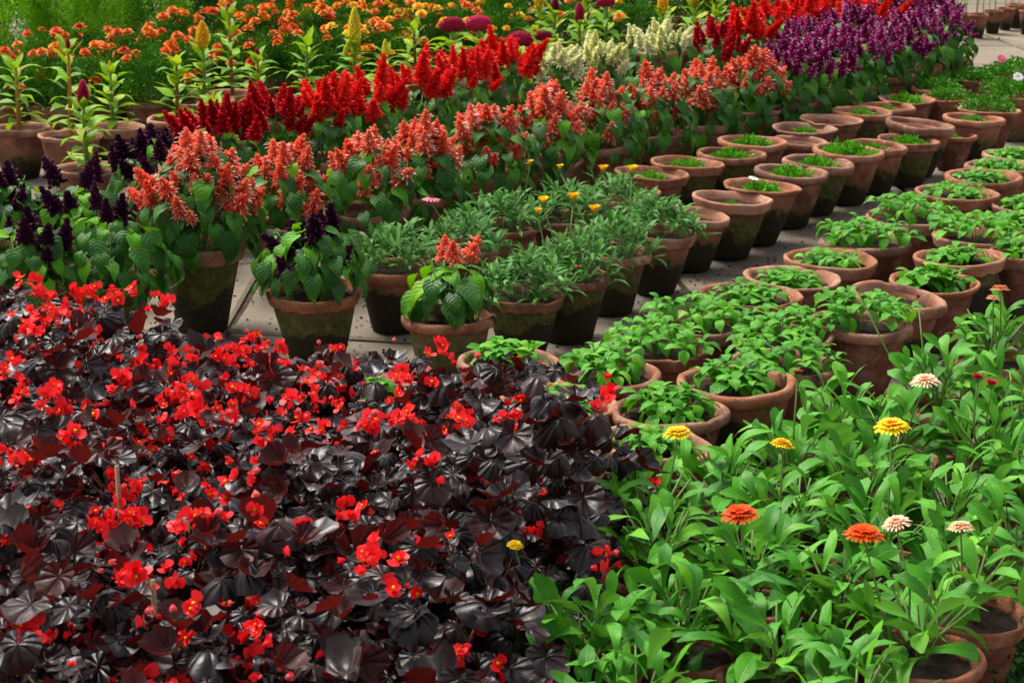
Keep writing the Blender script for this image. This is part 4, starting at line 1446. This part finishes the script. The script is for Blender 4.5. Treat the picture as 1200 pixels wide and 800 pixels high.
# ------------------------------------------------------------------ salvias
G = 'coral salvias in the front row'
salvia('large coral salvia in the tall deep pot at the left of the row', 236, 290, 104, G, 'coral', 80, 22, 0.19, 0.23, 1.0, 'mossy', 'a', 0.155, sz=1.1, z_add=0.03, span=1.3)
salvia('small coral salvia with only a few spikes in a round-rimmed pot beside the begonias', 526, 374, 110, G, 'coral', 40, 4, 0.145, 0.12, 0.8, 'mossy', 'b', 0.07, alt=0.7, span=1.1)
salvia('coral salvia standing behind the plum one, right of the large left plant', 335, 266, 96, G, 'coral', 60, 10, 0.195, 0.20, alt=0.5)
salvia('coral salvia over a gazania, third from the left in the row', 434, 250, 96, G, 'coral', 60, 9, 0.195, 0.19, alt=0.35)
salvia('coral salvia whose brown pot shows above the pink gazania', 494, 230, 94, G, 'coral', 60, 13, 0.17, 0.18, alt=0.2)
salvia('coral salvia with a single low spike, fifth in the row', 572, 208, 90, G, 'coral', 65, 12, 0.195, 0.19)
salvia('coral salvia above the first yellow gazania flower', 640, 190, 88, G, 'coral', 65, 13, 0.195, 0.19)
salvia('coral salvia whose clay pot stands clear behind the yellow buds', 702, 172, 86, G, 'coral', 65, 13, 0.195, 0.19, rim='a', kind='red')
salvia('coral salvia in front of the cream ones at the bend of the row', 764, 158, 82, G, 'coral', 65, 13, 0.195, 0.19)
salvia('coral salvia with yellowing lower leaves over the deep shade', 822, 146, 80, G, 'coral', 65, 13, 0.195, 0.19)
salvia('last coral salvia before the purple ones', 882, 131, 76, G, 'coral', 65, 15, 0.17, 0.19)
G = 'plum-dark salvias on the left'
salvia('plum-dark salvia in the broad pot with a scalloped rim', 368, 345, 114, G, 'plum', 62, 6, 0.175, 0.15, 0.72, 'mossy', 'fb', 0.11, alt=0.3, z_add=0.02, span=1.15)
salvia('leafy plum salvia in the mossy pot behind the left begonias', 128, 330, 108, G, 'plum', 90, 5, 0.21, 0.17, 0.85, 'mossy', 'b', 0.15, alt=0.5)
salvia('plum salvia at the left frame edge above the begonias', 28, 345, 108, G, 'plum', 75, 9, 0.18, 0.17, spread=0.14, alt=0.45)
salvia('leafy plum salvia in the back at the left edge', 12, 275, 100, G, 'plum', 70, 8, 0.18, 0.15, spread=0.10, alt=0.45)
salvia('plum salvia with one slim spike standing up beside the clay rims', 88, 278, 98, G, 'plum', 60, 4, 0.18, 0.13, alt=0.5)
salvia('plum salvia in a dense clump left of the crimson ones', 190, 236, 94, G, 'plum', 60, 15, 0.185, 0.18, spread=0.15, alt=0.4)
G = 'crimson and scarlet salvias in the second row'
salvia('crimson salvia directly behind the large coral one', 262, 212, 92, G, 'crimson', 40, 14, 0.16, 0.20, spread=0.14)
salvia('crimson salvia right of the first crimson one', 322, 200, 90, G, 'crimson', 40, 14, 0.16, 0.20, spread=0.13)
salvia('scarlet salvia at the left end of the scarlet ones', 385, 188, 88, G, 'red', 45, 8, 0.16, 0.19, spread=0.09)
salvia('scarlet salvia with one tall spike in front of the small lemon plume', 440, 176, 86, G, 'red', 45, 9, 0.16, 0.20, spread=0.11)
salvia('scarlet salvia with dark leaves showing below, third from the left', 490, 162, 84, G, 'red', 45, 11, 0.16, 0.20, spread=0.13)
salvia('scarlet salvia in front of the tall cockscombs', 543, 150, 82, G, 'red', 45, 11, 0.16, 0.20, spread=0.13)
salvia('tallest scarlet salvia next to the cream ones', 592, 138, 80, G, 'red', 45, 12, 0.16, 0.22, spread=0.13)
G = 'cream salvias in the second row'
salvia('cream salvia next to the tallest scarlet one', 645, 128, 79, G, 'cream', 40, 13, 0.16, 0.19, spread=0.14)
salvia('cream salvia in the middle of the three', 700, 118, 77, G, 'cream', 40, 14, 0.16, 0.19, spread=0.14)
salvia('separate cream salvia with dark leaves under it', 776, 98, 75, G, 'cream', 50, 13, 0.195, 0.20, spread=0.15)
G = 'far red salvias'
for x, y, lab, c in ((840, 96, 'far crimson salvia behind the coral row end', 'crimson'), (872, 84, 'far scarlet salvia left of the purple ones', 'red'),
                     (905, 68, 'scarlet salvia rising behind the first purple plant', 'red'), (945, 60, 'scarlet salvia at the top edge behind the purple flowers', 'red'),
                     (985, 55, 'scarlet salvia at the top edge, last before the solid purple', 'red'), (1012, 62, 'small scarlet salvia peeping over the purple row', 'red')):
    salvia(lab, x, y, 66, G, c, 35, 12, 0.16, 0.19, spread=0.14)
G = 'purple salvias at the end of the front row'
for x, y, wp, lab in ((925, 122, 74, 'purple salvia next to the last coral one'), (967, 111, 72, 'purple salvia with broad lilac-flecked head, second in its run'),
                      (1005, 101, 70, 'purple salvia in the middle of the run'), (1040, 91, 68, 'purple salvia above the small seedling pots'),
                      (1072, 81, 65, 'purple salvia whose clay pot shows at the end of the row'), (1098, 72, 62, 'last purple salvia beside the far path')):
    salvia(lab, x, y, wp, G, 'purple', 60, 15, 0.195, 0.19, spread=0.15)
for x, y, lab in ((945, 88, 'purple salvia in the second line behind the first'), (1000, 72, 'purple salvia in the second line, middle'), (1060, 55, 'purple salvia in the second line near the path'),
                  (1092, 45, 'purple salvia at the top of the row beside the staked pots')):
    salvia(lab, x, y, 66, G, 'purple', 40, 14, 0.16, 0.20, spread=0.15)

# ------------------------------------------------------------------ celosias and cockscombs
G = 'feathery celosias behind the salvias'
celosia('celosia with rusty stem and pale green top at the left edge', 22, 152, 74, G, 0.30, None, 'stem_rust')
celosia('celosia with rusty stem and a red tip', 84, 160, 76, G, 0.40, 'crimson', 'stem_rust', 0.45)
celosia('celosia with a slender crimson plume in front of the clay rims', 103, 200, 82, G, 0.28, 'magenta', 'stem_green', 1.0)
celosia('yellow-green celosia with a small yellow tip', 133, 152, 74, G, 0.27, 'lemon', 'stem_green', 0.35)
celosia('celosia with a round magenta bud', 208, 142, 72, G, 0.28, 'magenta', 'stem_red', 0.5)
celosia('celosia with a plump golden plume', 240, 120, 72, G, 0.27, 'gold', 'stem_green', 0.95)
celosia('tall celosia with a magenta tip high above the marigolds', 272, 112, 70, G, 0.40, 'magenta', 'stem_red', 0.6)
celosia('celosia with a crimson bud above the crimson salvias', 307, 128, 70, G, 0.25, 'magenta', 'stem_red', 0.6)
celosia('leafy celosia with no plume right of the crimson salvias', 358, 122, 70, G, 0.30, None, 'stem_green')
celosia('celosia with a tall branching lemon plume', 413, 105, 70, G, 0.24, 'lemon', 'stem_green', 1.15, extra=((0.035, -0.05, 0.6), (-0.035, -0.06, 0.5)))
celosia('celosia with a thin lemon plume among the scarlet salvias', 449, 118, 68, G, 0.22, 'lemon', 'stem_green', 0.6)
celosia('spiky leaved celosia left of the cockscombs', 492, 92, 66, G, 0.26, None, 'stem_red')
celosia('small celosia tip between the cream tufts and the left seedlings', 255, 165, 66, G, 0.18, 'lemon', 'stem_green', 0.35)
celosia('golden celosia at the top edge above the cockscombs', 632, 62, 60, G, 0.26, 'gold', 'stem_green', 0.9)
celosia('dark red celosia at the top edge left of the crimson pair', 646, 70, 60, G, 0.26, 'velvet', 'stem_red', 0.9)
celosia('crimson celosia behind the cream salvias, front one of the pair', 678, 82, 60, G, 0.26, 'magenta', 'stem_red', 1.1)
celosia('crimson celosia at the top edge, back one of the pair', 690, 62, 58, G, 0.30, 'magenta', 'stem_red', 1.2)
celosia('orange celosia above the separate cream salvia', 775, 62, 58, G, 0.24, 'gold', 'stem_green', 0.9)
celosia('orange celosia right of the cream salvias at the top edge', 812, 58, 56, G, 0.26, 'orange', 'stem_green', 0.9)
celosia('lime-leaved celosia at the top edge left of the far scarlet salvias', 862, 60, 56, G, 0.20, 'orange', 'stem_green', 0.4)
celosia('dark stemmed celosia at the top edge before the scarlet salvias', 842, 48, 56, G, 0.24, 'velvet', 'stem_red', 0.7)
G = 'velvety cockscombs behind the scarlet salvias'
cockscomb('cockscomb with a dark crest on a thick flaring stalk, leftmost of the cockscombs', 525, 95, 66, G, 0.26, 0, 1.0)
cockscomb('cockscomb with a domed magenta crest', 560, 90, 64, G, 0.24, 1, 1.05)
cockscomb('cockscomb with a wide dark red crest next to the cream salvias', 609, 100, 64, G, 0.20, 0, 1.05)
cockscomb('small cockscomb between the wide dark crest and the crimson plumes', 642, 84, 58, G, 0.18, 0, 0.7)
cockscomb('magenta cockscomb at the top edge', 709, 72, 58, G, 0.30, 1, 0.8)

# ------------------------------------------------------------------ marigolds
G = 'marigolds across the back left'
mg = [
    (12, 118, 70, 'marigold at the left edge with three orange flowers', 6), (68, 122, 70, 'dark green marigold behind the red-tipped celosia', 5),
    (122, 118, 70, 'marigold with scattered flowers behind the yellow-tipped celosia', 5), (172, 118, 70, 'broad dark marigold left of the magenta bud', 3),
    (60, 95, 66, 'marigold below the feathery bush at the left', 8), (108, 92, 66, 'marigold under the pair of red-orange flowers', 8),
    (155, 92, 66, 'marigold with a flat cluster of orange heads', 10), (205, 98, 66, 'marigold behind the golden plume', 8),
    (250, 88, 64, 'marigold behind the tall magenta-tipped celosia', 7), (305, 92, 64, 'marigold with a red-orange head above the crimson bud', 8),
    (352, 90, 64, 'marigold behind the leafy celosia without plume', 5), (398, 85, 62, 'dark marigold left of the lemon plume', 7),
    (215, 66, 60, 'marigold with bright red-orange heads on top, near the clay pillar', 12), (265, 64, 60, 'marigold left of a pale clay pot', 11),
    (312, 62, 60, 'marigold with a thick carpet of orange heads', 14), (355, 60, 60, 'marigold with deep orange heads near the top edge', 14),
    (402, 58, 58, 'marigold with mixed golden heads near the top edge', 12), (450, 58, 58, 'marigold in full bloom above the lemon plumes', 14),
    (445, 82, 60, 'marigold right of the lemon plume', 10), (492, 60, 58, 'marigold left of the cockscombs at the top edge', 10),
    (535, 58, 56, 'marigold behind the dark cockscomb', 7), (585, 58, 56, 'marigold between cockscomb crests', 6),
    (290, 38, 52, 'far marigold at the top edge left of the middle', 12), (345, 36, 52, 'far marigold under the top edge in deep orange', 12),
    (400, 36, 52, 'far marigold at the top edge with golden heads', 12), (455, 36, 52, 'far marigold at the top edge above the blooming one', 12),
    (510, 36, 52, 'far marigold at the top edge behind the cockscombs', 8),
    (665, 50, 54, 'green marigold bush behind the crimson plumes', 3), (740, 48, 54, 'green marigold bush behind the cream salvias', 3),
    (590, 36, 52, 'far marigold at the top edge behind the golden plume', 6),
]
for i, (x, y, wp, lab, nf) in enumerate(mg):
    cols = (0, 0, 1, 2) if x < 380 else (0, 2, 3)
    marigold(lab, x, y, wp, G, nf, cols)

# ------------------------------------------------------------------ feathery bushes and background plants
G = 'feathery light green bushes along the back'
for x, y, lab in ((22, 62, 'light green feathery bush at the left edge with its clay rim showing'), (75, 60, 'light green feathery bush second from the left edge'),
                  (128, 52, 'yellow-green feathery bush in the middle of the four'), (180, 46, 'feathery bush beside the marigold with red-orange heads')):
    e, D, H = potted('potted_feathery_bush', lab, 'bush', x, y, 64, G, 'red', 'a')
    O('foliage', random.choice(F_FEATH), e, (0, 0, H - 0.06), (0, 0, jit(0, 6)), (1, 1, 1))
    O('stems', ST_MARI, e, (0, 0, H - 0.05))
G = 'background bushes beyond the flowers'
rnd = random.Random(5)
words_ = ['left edge', 'second from the left edge', 'third from the left edge', 'above the feathery bushes', 'above the first far marigold', 'above the deep orange marigold', 'above the golden marigold',
          'above the cockscombs', 'above the golden plume', 'above the crimson plumes', 'above the cream salvias', 'above the orange plumes', 'above the lime-leaved celosia', 'above the scarlet salvias', 'above the purple salvias']
for i, wd in enumerate(words_):
    x = -10 + i * 72
    e, D, H = potted('potted_bush', 'dark green background bush at the top edge, ' + wd, 'bush', x, 14 + 5 * (i % 2), 52, G, 'red', 'a')
    O('foliage', random.choice(F_BACK), e, (0, 0, H - 0.08), (0, 0, jit(0, 6)), 0.85)
    O('stems', ST_MARI, e, (0, 0, H - 0.05))

# ------------------------------------------------------------------ far right: small staked pots
G = 'small clay pots with cane stakes along the far wall of the path'
for i, (x, y, wp, lab) in enumerate(((1117, 21, 22, 'small bright clay pot with canes, leftmost of the far line'), (1130, 17, 20, 'small clay pot second from the left in the far line'),
                                     (1147, 18, 24, 'small mossy clay pot with a dark foot, third in the far line'), (1164, 14, 23, 'small clay pot fourth in the far line'),
                                     (1180, 11, 22, 'small clay pot fifth in the far line'), (1192, 6, 24, 'small clay pot sixth in the far line, set further back'),
                                     (1206, 14, 24, 'dark mossy pot cut by the right edge in the far line'))):
    e, D, H = potted('staked_pot', lab, 'staked plant', x, y, wp, G, 'dark' if i not in (0, 1) else 'red', 'b', 1.15)
    b = Bag()
    for k in range(3):
        a = k * 2.1 + i
        tube(b, [(0.2 * D * math.cos(a), 0.2 * D * math.sin(a), H * 0.7), (0.16 * D * math.cos(a), 0.16 * D * math.sin(a), H + 0.28)], [0.003, 0.0028], 5)
    O('cane', b.build('canes', ['bamboo']), e)
    for k in range(14):
        t = k / 14
        leaf(e, 'celosia', (0.01 * math.cos(k), 0.01 * math.sin(k), H + 0.05 + 0.22 * t), k * 2.4, jit(0, 0.8), 0, jit(0.35, 0.6))

# ------------------------------------------------------------------ no two pots may share the same space: nudge neighbours apart
home = [p[0].location.copy() for p in POTS]
pos = [p[0].location.copy() for p in POTS]
for it in range(40):
    for i in range(len(POTS)):
        for j in range(i + 1, len(POTS)):
            d = (pos[j] + POTS[j][1]) - (pos[i] + POTS[i][1])
            dz = abs(d.z)
            d.z = 0
            need = (POTS[i][2] + POTS[j][2]) * (0.92 if dz < 0.03 else 0.82)
            if d.length < need:
                k = d.normalized() * (need - d.length) * 0.5 if d.length > 1e-4 else Vector((0, need * 0.5, 0))
                if abs(k.y) < 0.4 * k.length:
                    k.y = math.copysign(0.4 * k.length, d.y)
                k.x *= 0.4
                k.y *= 1.5
                pos[i] -= k
                pos[j] += k
    for i in range(len(POTS)):
        q = pos[i] - home[i]
        pos[i] = home[i] + Vector((max(-0.022, min(0.022, q.x)), max(-0.07, min(0.07, q.y)), 0))
for i, p in enumerate(POTS):
    p[0].location = pos[i]

# ------------------------------------------------------------------ weeds, litter
def scatter(name, mat, pts, L, W, seed, up=0.6, per=40, rr=0.05, hh=0.05):
    rs = np.random.RandomState(seed)
    V, F = [], []
    k = 0
    for (x, y) in pts:
        for _ in range(per):
            o = Vector((x + rs.normal() * rr, y + rs.normal() * rr, 0.002 + abs(rs.normal()) * hh))
            d = Vector((rs.normal(), rs.normal(), up * abs(rs.normal()) + 0.1)).normalized()
            s = d.cross(Vector((rs.normal(), rs.normal(), rs.normal()))).normalized()
            V += [o, o + d * L * 0.5 + s * W * 0.5, o + d * L, o + d * L * 0.5 - s * W * 0.5]
            F.append((k, k + 1, k + 2, k + 3))
            k += 4
    o = O(name, mesh(name, V, F, mat, smooth=False))
    o['kind'] = 'stuff'
    return o


wp_ = [at(jit(1140, 1215), jit(700, 830), 0)[0] for _ in range(60)]
o = scatter('weeds', 'weed', [(p.x, p.y) for p in wp_], 0.028, 0.014, 3, per=60)
o['label'] = 'small dark weeds growing beside the clay pots in the lower right corner'
o['category'] = 'weeds'
lit = [at(jit(130, 1150), jit(180, 440), 0)[0] for _ in range(420)]
o = scatter('fallen_leaves', 'soil', [(p.x, p.y) for p in lit], 0.013, 0.009, 4, up=0.05, per=5, rr=0.07, hh=0.001)
o['label'] = 'crumbs of soil and dry leaf bits scattered on the paving'
o['category'] = 'litter'
dry = [at(jit(130, 1190), jit(40, 440), 0)[0] for _ in range(110)]
o = scatter('dry_leaves', 'dry', [(p.x, p.y) for p in dry], 0.034, 0.017, 8, up=0.12, per=1, rr=0.05, hh=0.003)
o['label'] = 'few curled yellow and brown dropped leaves on the paving between the pots'
o['category'] = 'litter'
pe = [at(jit(160, 200), jit(320, 350), 0)[0] for _ in range(9)] + [at(jit(440, 470), jit(400, 440), 0)[0] for _ in range(3)]
o = scatter('fallen_petals', 'red', [(p.x, p.y) for p in pe], 0.014, 0.006, 6, up=0.05, per=3, rr=0.05, hh=0.001)
o['label'] = 'few red petals dropped on the paving beside the deep salvia pot'
o['category'] = 'petals'
